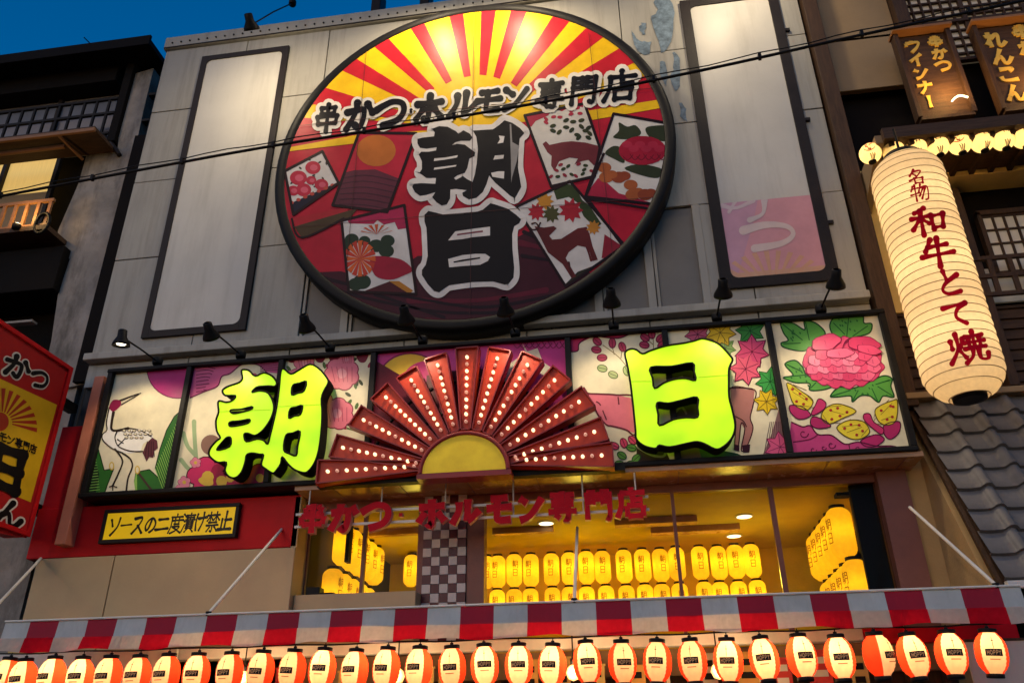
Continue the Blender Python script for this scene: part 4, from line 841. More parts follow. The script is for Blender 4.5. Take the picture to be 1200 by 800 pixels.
# ------------------------------------------------------------------ fan of bulbs
FNY = 7.30
fc = P(545, 557, FNY)
fan = thing('sunburst_sign', 'red fan of thirteen bulb studded rays round a yellow half disc', 'sign', (fc.x, FNY, fc.z))
rI, hO, hI, dep = .41, .124, .052, .12
RAY = [168, 159, 152, 149, 147, 151, 154, 154, 157, 158, 161, 160, 160]
bulb_me = MB().lathe([(.001, -.042), (.009, -.030), (.015, -.02), (.0175, 0), (.014, .014), (.010, .02)], 12, (0, 0, 0), 'y', caps=False).mesh('bulb', M_bulb)
bulb_me2 = bulb_me.copy(); bulb_me2.materials.clear(); bulb_me2.materials.append(M_bulb_off)
for k in range(13):
    a = math.pi-math.pi*k/12; d = Vector((math.cos(a), 0, math.sin(a))); n = Vector((-math.sin(a), 0, math.cos(a)))
    sh = Vector((0, 0, hO+.01)) if k in (0, 12) else Vector((0, .005*(k % 2), .02+.03*math.sin(a)))
    ctr = fc+sh*.9
    ro = RAY[k]/114-.045*math.sin(a)
    q = [ctr+d*rI-n*hI, ctr+d*ro-n*hO, ctr+d*ro+n*hO, ctr+d*rI+n*hI]
    m = MB(); y = Vector((0, dep, 0)); m.hexa([p+Vector((0, .02, 0)) for p in q], [p+y for p in q])
    face = m.build('ray', M_fan_red, fan)
    # raised rim strips of the tray
    m = MB()
    for i in range(4):
        p0, p1 = q[i], q[(i+1) % 4]; e = (p1-p0).normalized(); inn = Vector((0, 0, 0))
        c4_ = (q[0]+q[1]+q[2]+q[3])/4; o = e.cross(Vector((0, 1, 0))); o = o if (c4_-p0).dot(o) > 0 else -o
        w_ = .012; a0, a1, b1, b0 = p0, p1, p1+o*w_, p0+o*w_
        m.hexa([p+Vector((0, -.02, 0)) for p in (a0, a1, b1, b0)], [p+Vector((0, .021, 0)) for p in (a0, a1, b1, b0)])
    o = m.build('ray_rim', M_fan_edge, face)
    for j in range(10):
        u = rI+.09+(ro-rI-.2)*(j/9.0); pos = ctr+d*u; pos.y = FNY+.005
        off = (9-j) in (1, 5, 9) if k not in (3, 7) else (9-j) in (1, 9)
        b_ = bpy.data.objects.new('bulb', bulb_me2 if off else bulb_me); C.objects.link(b_); b_.location = pos; b_.parent = face
n = 30
m = MB(); vs = [(fc.x+.40*math.cos(math.pi*i/n), FNY-.07, fc.z+.02+.36*math.sin(math.pi*i/n)) for i in range(n+1)]; m.add(vs+[(x, y+.1, z) for x, y, z in vs], [tuple(range(n+1))]+[(i, i+1, n+2+i, n+1+i) for i in range(n)]); m.build('half_sun', M_sun, fan)
m = MB(); m.tube([(fc.x+.42*math.cos(math.pi*i/n), FNY-.07, fc.z+.02+.38*math.sin(math.pi*i/n)) for i in range(n+1)], .022, 6); m.box(fc.x-.45, fc.x+.45, FNY-.08, FNY+.1, fc.z-.035, fc.z+.015); m.build('half_sun_rim', M_fan_edge, fan)
m = MB()
for a in (25, 65, 115, 155): m.tube([(fc.x+r_*math.cos(R(a)), FNY+.13, fc.z+.05+r_*math.sin(R(a))) for r_ in (.3, .7, 1.15)], .02, 6)
for r_ in (.7, 1.0): m.tube([(fc.x+r_*math.cos(math.pi*i/24), FNY+.15, fc.z+.06+r_*math.sin(math.pi*i/24)) for i in range(25)], .018, 6)
m.box(fc.x-1.5, fc.x+1.5, FNY+.1, 7.5, fc.z+.0, fc.z+.04); m.build('carrier_frame', M_black, fan)

# ------------------------------------------------------------------ arm lamps
def arm_lamp(label, base, head, energy, glow=True, group='arm lamps over the picture strip', aim=None, size=1.0, spot=120, glow2=False):
    t = thing('arm_lamp', label, 'lamp', base, group); b, h = Vector(base), Vector(head)
    MB().lathe([(.05, -.04), (.055, -.02), (.055, .02), (.05, .04)], 14, base, 'z').build('wall_mount', M_black, t)
    MB().tube([b, b+(h-b)*.5+Vector((0, 0, .03)), h+Vector((0, .03, .05))], .010, 7).build('arm', M_black, t)
    s = size; tilt = R(52)
    sh = MB().lathe([(.028*s, .13*s), (.045*s, .12*s), (.048*s, .05*s), (.085*s, -.02*s), (.09*s, -.05*s), (.082*s, -.05*s), (.076*s, -.02*s), (.04*s, .04*s), (.001, .05*s)], 18, (0, 0, 0), 'z', caps=False).build('shade', M_black, t)
    sh.location = head; sh.rotation_euler = (tilt if not glow2 else R(8), 0, 0)
    bu = MB().lathe([(.001, -.040*s), (.045*s, -.034*s), (.055*s, -.01*s), (.03*s, .03*s)], 14, (0, 0, 0), 'z', caps=False).build('bulb', M_lamp_glow if glow else M_bulb_off, sh)
    if energy: lamp('light', lamp_data('arm_light', 'SPOT', energy, (1, .80, .52), .06 if energy < 100 else .12, spot), (h.x, h.y, h.z-.07*s), t, aim or (h.x, 7.6, h.z-1.5))
    return t
ll = ['arm lamp over the crane picture, its bulb showing bright', 'arm lamp over the plum blossom picture under the left banner', 'arm lamp over the right half of the left 朝 character', 'arm lamp over the left edge of the bulb fan', 'arm lamp under the lowest point of the round sign', 'arm lamp over the boar picture, head against the grey ribs', 'arm lamp over the maple picture at the foot of the right banner', 'arm lamp over the peony picture at the far right']
for lb, px, py in zip(ll, (182, 280, 385, 494, 603, 719, 840, 963), (421, 413, 406, 398, 388, 380, 366, 360)):
    b = P(px, py, 7.55); zb = 5.585
    arm_lamp(lb, (b.x, 7.60, zb), (b.x, 6.92, 5.50), 66, glow2=(px == 182))
for lb, x, en, aimz in (('arm lamp on the roof edge above the left banner', -4.93, 175, 9.6), ('arm lamp on the roof edge above the left half of the round sign', -2.25, 430, 8.4), ('arm lamp on the roof edge above the right half of the round sign', -1.0, 430, 8.4), ('arm lamp on the roof edge above the right banner', 1.75, 220, 9.8)):
    hd = P(294, 30, 6.95) if x < -4 else None
    hx, hy, hz = (hd.x, 6.95, hd.z) if hd else (x, 6.95, 10.9)
    if abs(x+1.6) < 1:
        gl = P(*((523, 48) if x < -2 else (615, 38)), 7.7); hx, hy, hz = gl.x*8.5/7.7, 6.9, 1.6+(gl.z-1.6)*8.5/7.7
    arm_lamp(lb, (hx, 7.90, max(11.5, hz+.3)), (hx, hy, hz), en, True, 'arm lamps on the roof edge', (hx, 7.9, aimz), 1.15, 168)

# ------------------------------------------------------------------ hanging crimson letters under the soffit
HYL = 7.50
hl = thing('letter_row', 'row of crimson cut out characters on two pale rails under the strip', 'sign', (P(555, 590, HYL).x, HYL, P(555, 590, HYL).z))
tl, tr, br_, bl = P(350, 590, HYL), P(759, 572, HYL), P(759, 607, HYL), P(350, 624, HYL)
zt, zb_ = (tl.z+tr.z)/2, (bl.z+br_.z)/2
for fz in (.25, .68): MB().box(tl.x-.05, tr.x, HYL+.07, HYL+.09, zt+(zb_-zt)*fz-.012, zt+(zb_-zt)*fz+.012).build('rail', M_rail, hl)
for px in (360, 445, 520, 600, 682, 745): x = P(px, 575, HYL).x; MB().bar((x, HYL+.08, 3.99), (x, HYL+.08, zt+(zb_-zt)*.68), .008, 6).build('hanger', M_rail, hl)
for ch, pa, pb in (('串', 350, 386), ('か', 386, 420), ('つ', 423, 458), ('・', 462, 478), ('ホ', 488, 524), ('ル', 528, 563), ('モ', 568, 602), ('ン', 605, 638), ('専', 641, 677), ('門', 684, 718), ('店', 722, 759)):
    xa, xb = P(pa, 592, HYL).x, P(pb, 592, HYL).x; m = MB()
    tf = lambda u, v: (xa+u*(xb-xa), zt+v*(zb_-zt))
    for si, s_ in enumerate(G[ch]):
        B = [(tf(*a), tf(*b)) for a, b, d, w_ in brush(s_, .25 if ch not in '専門店串' else .19, .2, 4)]
        yf = HYL-.0012*si; nB = len(B)
        fr = [(p[0], yf, p[1]) for p, q in B]+[(q[0], yf, q[1]) for p, q in B]; bk = [(x, HYL+.06, z_) for x, y, z_ in fr]
        m.add(fr+[ (x, y+.0005, z_) for x, y, z_ in fr], [(i, i+1, nB+i+1, nB+i) for i in range(nB-1)], 0)
        bs = [(x, yf+.004, z_) for x, y, z_ in fr]
        loop = list(range(nB))+list(range(2*nB-1, nB-1, -1)); L_ = len(loop)
        m.add([fr[i] for i in loop]+[bk[i] for i in loop], [(i, (i+1) % L_, L_+(i+1) % L_, L_+i) for i in range(L_)], 1)
    m.build('character', [M_letter, M_letter_side], hl)

# ------------------------------------------------------------------ yellow notice board (a light box)
print_mat_lit = print_mat('lit_printed_sheet', .4, .15, .2)
_n = print_mat_lit.node_tree; _b = _n.nodes['Principled BSDF']; _n.links.new([x for x in _n.nodes if x.type == 'VECT_MATH'][0].outputs[0], _b.inputs['Emission Color']); _b.inputs['Emission Strength'].default_value = .22
NY = 7.70
q = [P(*p, NY) for p in ((121, 597), (281, 589), (277, 628), (117, 638))]
xa, xb = (q[0].x+q[3].x)/2, (q[1].x+q[2].x)/2; za_, zb2 = (q[0].z+q[1].z)/2, (q[2].z+q[3].z)/2
nb = thing('notice_board', 'yellow notice board with slanted black characters on the red fascia', 'sign', ((xa+xb)/2, NY, zb2))
e = .04
m = MB().box(xa, xb, NY-.01, 7.748, zb2, zb2+e).box(xa, xb, NY-.01, 7.748, za_-e, za_).box(xa, xa+e, NY-.01, 7.748, zb2+e, za_-e).box(xb-e, xb, NY-.01, 7.748, zb2+e, za_-e); rr(m.build('frame', M_frame, nb), .005)
MB().box(xa+.02, xb-.02, NY+.005, 7.747, zb2+.02, za_-.02).build('board', M_joint, nb)
A = Art(planeY(NY+.004))
c = [proj(Vector(v)) for v in ((xa+e-.005, NY, za_-e+.005), (xb-e+.005, NY, za_-e+.005), (xb-e+.005, NY, zb2+e-.005), (xa+e-.005, NY, zb2+e-.005))]
A.poly(c, '#edbd14', 1)
zn = lambda x, y: Z((110, 580), 6.667, (x, y))[0]
for ch, x0_, y0_, x1_, y1_ in (('ソ', 125, 170, 205, 315), ('ー', 215, 190, 295, 275), ('ス', 308, 160, 385, 305), ('の', 402, 170, 485, 295), ('二', 492, 160, 585, 290), ('度', 592, 150, 688, 295), ('漬', 695, 140, 782, 285), ('け', 795, 135, 875, 275), ('禁', 885, 130, 975, 285), ('止', 985, 125, 1075, 275)):
    sl = 16; d_ = (y1_-y0_); k = .04*(x1_-x0_)
    tf = quadtf(zn(x0_+sl, y0_+k), zn(x1_+sl, y0_-k), zn(x1_-sl, y1_-k), zn(x0_-sl, y1_+k))
    glyph(A, ch, tf, .17 if ch in 'ソース止の二け' else .115, '#17120c', 2, .25)
A.build('printed_face', print_mat_lit, nb)

# ------------------------------------------------------------------ projecting sign on the left
SX = -6.2
e0 = PXp(83, 430, SX); e1 = PXp(36, 630, SX)
pz0, pz1, pyf = e1.z, e0.z, (e0.y+e1.y)/2
ps = thing('projecting_sign', 'red projecting box sign with yellow sunray panel at the left edge', 'sign', (SX, 6.5, pz0))
rr(MB().box(SX-.28, SX-.006, 5.2, pyf, pz0, pz1).build('sign_box', M_red, ps), .01)
for zz in (pz0+.3, pz1-.4): MB().box(SX-.2, SX-.1, pyf, 7.99, zz, zz+.1).build('wall_bracket', M_black, ps)
m = MB().box(SX-.005, SX+.02, pyf-.06, pyf, pz0, pz1).box(SX-.005, SX+.02, 5.2, pyf-.061, pz1-.05, pz1).box(SX-.005, SX+.02, 5.2, pyf-.061, pz0, pz0+.05); rr(m.build('edge_trim', M_red, ps), .005)
A = Art(planeX(SX-.004)); z = lambda *p: Z((0, 380), 3.077, *p)
A.poly(z((-60, -40), (238, 165), (95, 770), (-60, 740)), '#a81c1c', 1)
A.poly(z((-60, 168), (205, 290), (110, 640), (-60, 572)), '#d9ac1c', 2)
for k in range(9):
    a = R(-100+k*13); h = R(3.6); cx_, cy_q = 5, 350
    A.poly(z(*[(cx_+r_*math.cos(a+s_*h), cy_q+r_*math.sin(a+s_*h)*.95+.35*r_*math.cos(a)*.5) for r_, s_ in ((38, -1), (128, -1), (128, 1), (38, 1))]), '#a8321c', 3)
A.ell(*z((0, 350))[0], 10, 11, '#a8321c', 3)
def pg(ch, q, wid, grow, L=4, col='#0d0b0c'):
    tf = quadtf(*z(*q))
    if grow: glyph(A, ch, tf, wid, '#d8cfc2', L, .2, grow)
    glyph(A, ch, tf, wid, col, L+4, .3)
pg('串', ((-62, 60), (-10, 85), (-22, 165), (-74, 140)), .15, .12); pg('か', ((22, 98), (112, 138), (92, 215), (8, 172)), .19, .12); pg('つ', ((122, 152), (180, 178), (160, 245), (108, 215)), .2, .14)
for ch, q in (('モ', ((-2, 385), (24, 395), (20, 428), (-6, 418))), ('ン', ((26, 396), (52, 406), (48, 440), (22, 428))), ('専', ((56, 406), (82, 418), (76, 450), (52, 438))), ('門', ((84, 418), (106, 427), (100, 458), (80, 449))), ('店', ((108, 428), (132, 438), (126, 468), (103, 458)))): pg(ch, q, .16, 0)
pg('日', ((-20, 430), (98, 468), (68, 620), (-40, 570)), .27, .0); pg('ん', ((0, 622), (82, 660), (66, 745), (-16, 700)), .2, .14)
A.build('printed_face', M_print_dull, ps)

# ------------------------------------------------------------------ awning
AY = 6.3
ax0, ax1 = P(4, 735, AY).x, P(1197, 690, AY).x
zt_, zm_, zb3 = 2.615, 2.478, 2.375
sw = (P(1126, 690, AY).x-P(33, 735, AY).x)/28; xr0 = P(33, 735, AY).x
aw = thing('striped_awning', 'long red and white striped awning over the shop front', 'awning', ((ax0+ax1)/2, AY, zb3))
x = xr0-sw; k = 1; roof = MB(); n_s = 0
while x < ax1:
    a, b = max(x, ax0), min(x+sw, ax1)
    if b > a:
        red = k % 2 == 0
        m = MB(); nseg = 5
        for s_ in range(nseg):
            xa_, xb_ = a+(b-a)*s_/nseg, a+(b-a)*(s_+1)/nseg
            sg = lambda q_: .007*math.sin(q_*1.9)+.003*math.sin(q_*11); m.quad([(xa_, AY+.006*math.sin(xa_*14), zm_+sg(xa_)), (xb_, AY+.006*math.sin(xb_*14), zm_+sg(xb_)), (xb_, AY+.012, zt_+sg(xb_)*.4), (xa_, AY+.012, zt_+sg(xa_)*.4)])
        m.build('valance_stripe', M_awn_red if red else M_awn_white, aw)
        m = MB()
        for s_ in range(6):
            xa_, xb_ = a+(b-a)*s_/6, a+(b-a)*(s_+1)/6; wa, wb = .012*math.sin(xa_*9)+.008*math.sin(xa_*23), .012*math.sin(xb_*9)+.008*math.sin(xb_*23); da, db = .009*math.sin(xa_*7)+.004*math.sin(xa_*17), .009*math.sin(xb_*7)+.004*math.sin(xb_*17)
            m.quad([(xa_, AY-.03+wa, zb3+da), (xb_, AY-.03+wb, zb3+db), (xb_, AY-.010, zm_+.006+.007*math.sin(xb_*1.9)), (xa_, AY-.010, zm_+.006+.007*math.sin(xa_*1.9))])
        m.build('flap_stripe', M_flap_red if red else M_flap_white, aw)
        MB().quad([(a, AY+.013, zt_+.001), (b, AY+.013, zt_+.001), (b, 7.70, 2.72), (a, 7.70, 2.72)]).build('canopy_stripe', M_can_red if red else M_can_white, aw)
    x += sw; k += 1
MB().box(ax0, ax1, AY+.03, AY+.09, zt_-.14, zt_-.02).build('front_bar', M_rail, aw)
MB().bar((ax0, AY+.004, zt_+.004), (ax1, AY+.004, zt_+.004), .009, 6).build('edge_tube', M_rail, aw)
for k in range(6):
    xx = ax0+.3+k*(ax1-ax0-.6)/5; MB().bar((xx, AY+.06, zt_-.06), (xx, 7.7, 2.66), .018, 6).build('arm', M_rail, aw)
for a, ya, b in (((330, 620), 7.74, (245, 714)), ((676.5, 618), 7.99, (673, 701)), ((1066, 594), 7.60, (1165, 677)), ((48, 654), 7.70, (-12, 693))):
    p, q_ = P(*a, ya), P(*b, AY+.02); q_.z = zt_+.012
    MB().bar(p, q_, .014, 8).build('tie_rod', M_rail, aw)
    MB().lathe([(.001, -.02), (.024, -.016), (.024, .016), (.001, .02)], 10, q_, 'z', caps=False).build('rod_foot', M_black, aw)

# ------------------------------------------------------------------ red and white lanterns under the awning
LZ, LH, LR = 2.182, .141, .101
def prof_lantern(h, r, n, cap):
    out = []
    for i in range(n+1):
        t = -1+2*i/n; rad = max(cap, r*(1-abs(t)**2.5)**.52 if abs(t) < 1 else 0); out.append((rad*(1+.019*(1 if i % 2 else -1)), t*h))
    return out
pr = prof_lantern(LH, LR, 22, .052)
def sect(k, i): a = (k+.5)*360/32; a = (a+41) % 360; return 0 if (a < 82 or 180 < a < 262) else 1
me_body = MB().lathe(pr, 32, (0, 0, 0), 'z', mifn=sect, caps=False).mesh('paper_body', [M_paper_w, M_paper_r])
me_cap = MB().lathe([(.054, -.012), (.058, -.010), (.058, .014), (.054, .016), (.03, .017)], 18, (0, 0, LH), 'z').mesh('top_ring', M_black)
me_hook = MB().bar((0, 0, LH+.015), (0, 0, LH+.05), .004, 5).lathe([(.012, LH+.016), (.014, LH+.03), (.006, LH+.034)], 8).mesh('hook', M_black)
me_bot = MB().lathe([(.03, -.017), (.052, -.016), (.056, -.012), (.056, .010), (.05, .012)], 18, (0, 0, -LH), 'z').mesh('bottom_ring', M_black)
class CylArt(Art): pass
def curved(r_of_z):
    def m(a, b, off):
        rz = r_of_z(b)+.004+off; return Vector((rz*math.sin(a), -rz*math.cos(a), b))
    return m
def rz_l(z_): t = min(1, abs(z_/LH)); return max(.052, LR*(1-t**2.5)**.52)
A = Art(curved(rz_l))
def patch(A, a0, a1, z0, z1, col, L, n=8):
    for i in range(n): u, v = a0+(a1-a0)*i/n, a0+(a1-a0)*(i+1)/n; A.poly([(u, z0), (v, z0), (v, z1), (u, z1)], col, L)
patch(A, -.5, .5, -.022, .022, '#1a1310', 1)
for i, ch in enumerate('HOPPY'):
    w_ = .14; a0 = -.40+i*.163; tf = lambda u, v, a0=a0: (a0+u*w_, .014-v*.028); glyph(A, ch, tf, .22, '#f2b070', 3, 0)
A.stroke([(.0, .085), (.0, .04)], .035, '#4a2a18', 1, 0); A.stroke([(-.06, .075), (.06, .075)], .006, '#4a2a18', 1, 0)
patch(A, -.3, .3, -.046, -.04, '#a06a3a', 1, 4)
tmp = A.build('label', M_print_dull, None); me_lab = tmp.data; bpy.data.objects.remove(tmp)
LD = [lamp_data('lantern_bulb', 'POINT', e_, (1, .66, .32), .03) for e_ in (1.15, 1.5, 1.9, 2.4)]
xl = [5, 27, 60, 93, 126, 160, 194, 229, 268, 304, 341, 376, 414, 451, 489, 528, 566, 606, 645, 686, 727, 768, 809, 851, 893, 937, 981, 1027, 1067, 1112, 1159]
ordn = ['first', 'second', 'third', 'fourth', 'fifth', 'sixth', 'seventh', 'eighth', 'ninth', 'tenth', 'eleventh', 'twelfth', 'thirteenth', 'fourteenth', 'fifteenth', 'sixteenth']
def place(root, parts, loc, rz, label):
    pass
for i, px in enumerate(xl):
    y_l = 787-(px/1160)*25
    p = P(px+2, y_l, AY+.0)
    n_r = len(xl)-1-i
    lb = f'red and white lantern, {ordn[i]} from the left end of the awning row' if i < 16 else f'red and white lantern, {ordn[n_r]} from the right end of the awning row'
    if px == 1027: lb = 'red and white lantern turned to show more red, fourth from the right end'
    t = thing('awning_lantern', lb, 'lantern', (p.x, AY+.0, LZ+random.uniform(-.008, .008)), 'red and white lanterns hanging under the awning')
    t.rotation_euler = (random.uniform(-.06, .06), random.uniform(-.07, .07), R(38) if px == 1027 else random.uniform(-.2, .2))
    for nm, me in (('paper_body', me_body), ('top_ring', me_cap), ('bottom_ring', me_bot), ('label', me_lab), ('hook', me_hook)):
        o = bpy.data.objects.new(nm, me); C.objects.link(o); o.parent = t
    o = bpy.data.objects.new('bulb_light', random.choice(LD)); C.objects.link(o); o.parent = t; o.location = (random.uniform(-.015, .015), 0, random.uniform(.03, .06))
cab = MB().tube([(ax0-.3+k*(ax1-ax0+.3)/60, AY+.0, LZ+LH+.045+.005*math.sin(k)) for k in range(61)], .006, 5).build('lantern_cable', M_black)
link(cab, label='thin black cable the awning lanterns hang from', category='cable')

# ------------------------------------------------------------------ amber lanterns inside the upper room
IH, IR = .195, .096
def prof_long(h, r, n, cap):
    out = []
    for i in range(n+1):
        t = -1+2*i/n; rad = r if abs(t) < .62 else max(cap, r*math.sqrt(max(0, 1-((abs(t)-.62)/.40)**2))); out.append((rad*(1+.014*(1 if i % 2 else -1)), t*h))
    return out
me_i = MB().lathe(prof_long(IH, IR, 36, .05), 24, (0, 0, 0), 'z', caps=True).mesh('paper_body', M_inner)
me_it = MB().lathe([(.05, -.01), (.06, -.008), (.06, .016), (.03, .018)], 14, (0, 0, IH), 'z').mesh('top_ring', M_frame)
A = Art(curved(lambda z_: IR+.002))
for i, ch in enumerate('朝日'):
    tf = lambda u, v, i=i: (-.34+u*.68, .10-i*.105-v*.085); glyph(A, ch, tf, .10, '#9a6410', 1, .2)
tmp = A.build('characters', M_print_dull, None); me_ic = tmp.data; bpy.data.objects.remove(tmp)
IL = lamp_data('room_lantern_bulb', 'POINT', .9, (1, .62, .08), .03)
def amber(loc, rz, lb, lit=False, s=1.0):
    t = thing('room_lantern', lb, 'lantern', loc, 'amber lanterns hanging in the upper room'); t.rotation_euler = (0, 0, rz); t.scale = (s, s, s)
    o = bpy.data.objects.new('bulb_light', IL); C.objects.link(o); o.parent = t; o.location = (0, 0, random.uniform(-.03, .05))
    for nm, me in (('paper_body', me_i), ('top_ring', me_it), ('characters', me_ic)):
        o = bpy.data.objects.new(nm, me); C.objects.link(o); o.parent = t
ild = lamp_data('room_fill_light', 'POINT', 11, (1, .74, .09), .15)
IYb = 10.2
up = [570, 583, 603, 622, 646, 667, 687, 706, 731, 753, 774, 793, 820, 842, 862, 881]
lo = [583, 603, 622, 648, 668, 688, 711, 735, 757, 777, 798, 827, 846, 868, 890]
amber((P(482, 668, IYb).x, IYb, P(482, 668, IYb).z), 0, 'amber lantern hanging alone beside the checkered column')
for i, px in enumerate(up):
    yy = 663-(px-570)*.025; p = P(px, yy, IYb); k = len(up)-1-i
    amber((p.x, IYb+random.uniform(-.03, .03), 3.64), random.uniform(-.3, .3), f'amber lantern, {ordn[i]} from the left in the upper back row' if i < 8 else f'amber lantern, {ordn[k]} from the right in the upper back row')
zlo = P(700, 706, IYb).z
for i, px in enumerate(lo):
    p = P(px, 706, IYb); k = len(lo)-1-i
    amber((p.x, IYb+random.uniform(-.03, .03), zlo), random.uniform(-.3, .3), f'amber lantern, {ordn[i]} from the left in the lower back row' if i < 8 else f'amber lantern, {ordn[k]} from the right in the lower back row')
sl = ['nearest the glass', 'second from the glass', 'third from the glass', 'fourth from the glass', 'farthest from the glass']
zl_, zr_ = P(410, 640, 8.7).z, P(985, 625, 8.7).z
for i in range(5):
    y = 8.62+i*.29
    amber((-3.16, y, zl_+.01), R(70), f'amber lantern in the upper row along the left room wall, {sl[i]}', s=1.15)
    amber((-3.20, y-.12, zl_-.5), R(70), f'amber lantern in the lower row along the left room wall, {sl[i]}', s=1.15)
    amber((2.06, y-.05, zr_-.02), R(-70), f'amber lantern in the upper row along the right room wall, {sl[i]}', s=1.3)
    amber((2.10, y-.15, zr_-.56), R(-70), f'amber lantern in the lower row along the right room wall, {sl[i]}', s=1.3)
for x in (-2.6, -.6, 1.2): lamp('room_fill', ild, (x, 9.5, 3.3), main)  # unseen fill points added to raise the amber ambient of the room
for i, (px, py, lb) in enumerate(((457, 624, 'round ceiling downlight behind the crimson つ'), (640, 612, 'round ceiling downlight under the crimson ン'), (872, 604, 'round ceiling downlight right of the crimson letters'), (860, 627, 'round ceiling downlight further back over the lantern row'))):
    d = ray(px, py); p = CAM+d*((3.93-1.6)/d.z)
    t = thing('downlight', lb, 'downlight', (p.x, p.y, 3.93), 'ceiling downlights in the upper room')
    MB().lathe([(.09, -.012), (.10, -.008), (.10, -.001)], 18, (p.x, p.y, 3.93), 'z').build('trim_ring', M_rail, t)
    MB().lathe([(.001, -.016), (.082, -.0135)], 18, (p.x, p.y, 3.93), 'z', caps=False).build('glow_disc', M_down_glow, t)
# dark hanging panel by the right side lanterns
MB().box(2.16, 2.19, 8.3, 8.42, zr_-.26, zr_+.28).box(2.02, 2.3, 8.3, 8.42, zr_+.285, zr_+.32).build('dark_baffle', M_black, main)
MB().box(-3.04, -3.0, 8.36, 8.46, zl_-.24, zl_+.26).build('dark_baffle', M_black, main)

# ================================================================== street level shop front, seen in a narrow band between the lanterns
sf = thing('street_shop', 'timber shop front behind the row of awning lanterns', 'shop', (-1.5, 7.8, 0))
MB().box(-6.1, 2.6, 7.86, 8.0, 0, 2.2).build('timber_wall', M_wood, sf)
MB().box(-6.1, 2.6, 7.72, 7.86, 2.2, 2.42).build('header', M_tan, sf)
rr(MB().box(-6.1, 1.75, 7.2, 7.32, 2.385, 2.475).build('pale_beam', M_rail, sf), .01)
MB().box(1.75, 2.9, 7.2, 7.3, 2.36, 2.475).build('red_beam_end', M_letter, sf)
for k in range(30):
    x = -6.0+k*.292; MB().box(x, x+.05, 7.80, 7.859, 0, 2.2).build('timber_post', M_wood, sf)
cols = [(.62, .45, .16), (.5, .05, .05), (.58, .50, .38), (.55, .30, .08)]
mm = [mat(f'banner_cloth_{n_}', c_, .8, var=.15, bump=.2) for n_, c_ in zip(('ochre', 'red', 'cream', 'orange'), cols)]
names = ['ochre', 'red', 'cream', 'orange']
pale = MB().box(-6.0, P(206, 770, 7.05).x, 7.05, 7.09, 1.7, 2.46); rr(pale.build('pale_board', M_banner, sf), .006)
cnt = {n_: 0 for n_ in names}; seq = [random.choice((0, 1, 2, 3, 2)) for _ in range(18)]; ordw = ['first', 'second', 'third', 'fourth', 'fifth', 'sixth', 'seventh', 'eighth', 'ninth', 'tenth']
for k in range(18):
    x = -3.55+k*.305+random.uniform(-.05, .05); c_ = seq[k]; z1 = 2.30+random.uniform(-.05, .05); wd = random.uniform(.12, .2)
    o = MB().quad([(x, 7.45, z1-.6), (x+wd, 7.45, z1-.6), (x+wd, 7.44, z1), (x, 7.44, z1)]).box(x-.01, x+wd+.01, 7.43, 7.46, z1, z1+.015).build('hanging_menu', mm[c_])
    for r_ in range(4): MB().box(x+.03, x+wd-.03, 7.434, 7.438, z1-.09-.1*r_, z1-.04-.1*r_).build('written_mark', M_black if c_ != 1 else M_rail, o)
    lb = f'{names[c_]} menu strip hanging in the shop front, {ordw[cnt[names[c_]]]} {names[c_]} one from the left'; cnt[names[c_]] += 1
    link(o, label=lb, category='menu strip', group='menu strips inside the shop front')
pw = lamp_data('shop_lamp', 'POINT', 14, (1, .66, .32), .06)
for i, (px, py, lb) in enumerate(((466, 792, 'warm round lamp glowing behind the lanterns left of centre'), (672, 788, 'warm round lamp glowing behind the lanterns at the centre'), (842, 786, 'warm round lamp glowing behind the lanterns right of centre'), (285, 795, 'warm round lamp glowing behind the lanterns toward the left end'))):
    p = P(px, py, 7.0); t = thing('shop_lamp', lb, 'lamp', p, 'warm lamps under the awning')
    MB().lathe([(.001, -.06), (.04, -.045), (.06, 0), (.045, .04), (.02, .06)], 16, p, 'z', caps=False).build('glass_globe', mat('amber_globe', (1, .6, .25), .3, emit=(1, .5, .14), estr=2.2, bump=0), t)
    MB().lathe([(.022, .06), (.022, .10), (.012, .11)], 12, p, 'z').build('socket', M_black, t); MB().bar((p.x, p.y, p.z+.1), (p.x, p.y, 2.55), .006, 5).build('cord', M_black, t)
    lamp('light', pw, (p.x, p.y-.12, p.z), t)
a, b = P(1130, 752, 7.0), P(1200, 790, 7.0)
o = MB().box(a.x, a.x+1.0, 7.0, 7.02, 1.2, a.z).build('wall_poster', M_banner); link(o, label='cream poster sheet behind the rightmost lanterns', category='poster')
o2 = MB().box(a.x, a.x+1.0, 6.99, 7.03, a.z, a.z+.02).build('batten', M_wood, o); 
a, b = P(14, 745, 7.6), P(80, 765, 7.6)
o = MB().box(a.x, b.x, 7.6, 7.62, b.z-.3, a.z).build('hanging_cloth', mm[0]); link(o, label='yellow cloth showing above the leftmost lanterns', category='cloth')
MB().bar((a.x, 7.61, a.z), (b.x, 7.61, a.z), .012, 6).build('cloth_rod', M_wood, o)

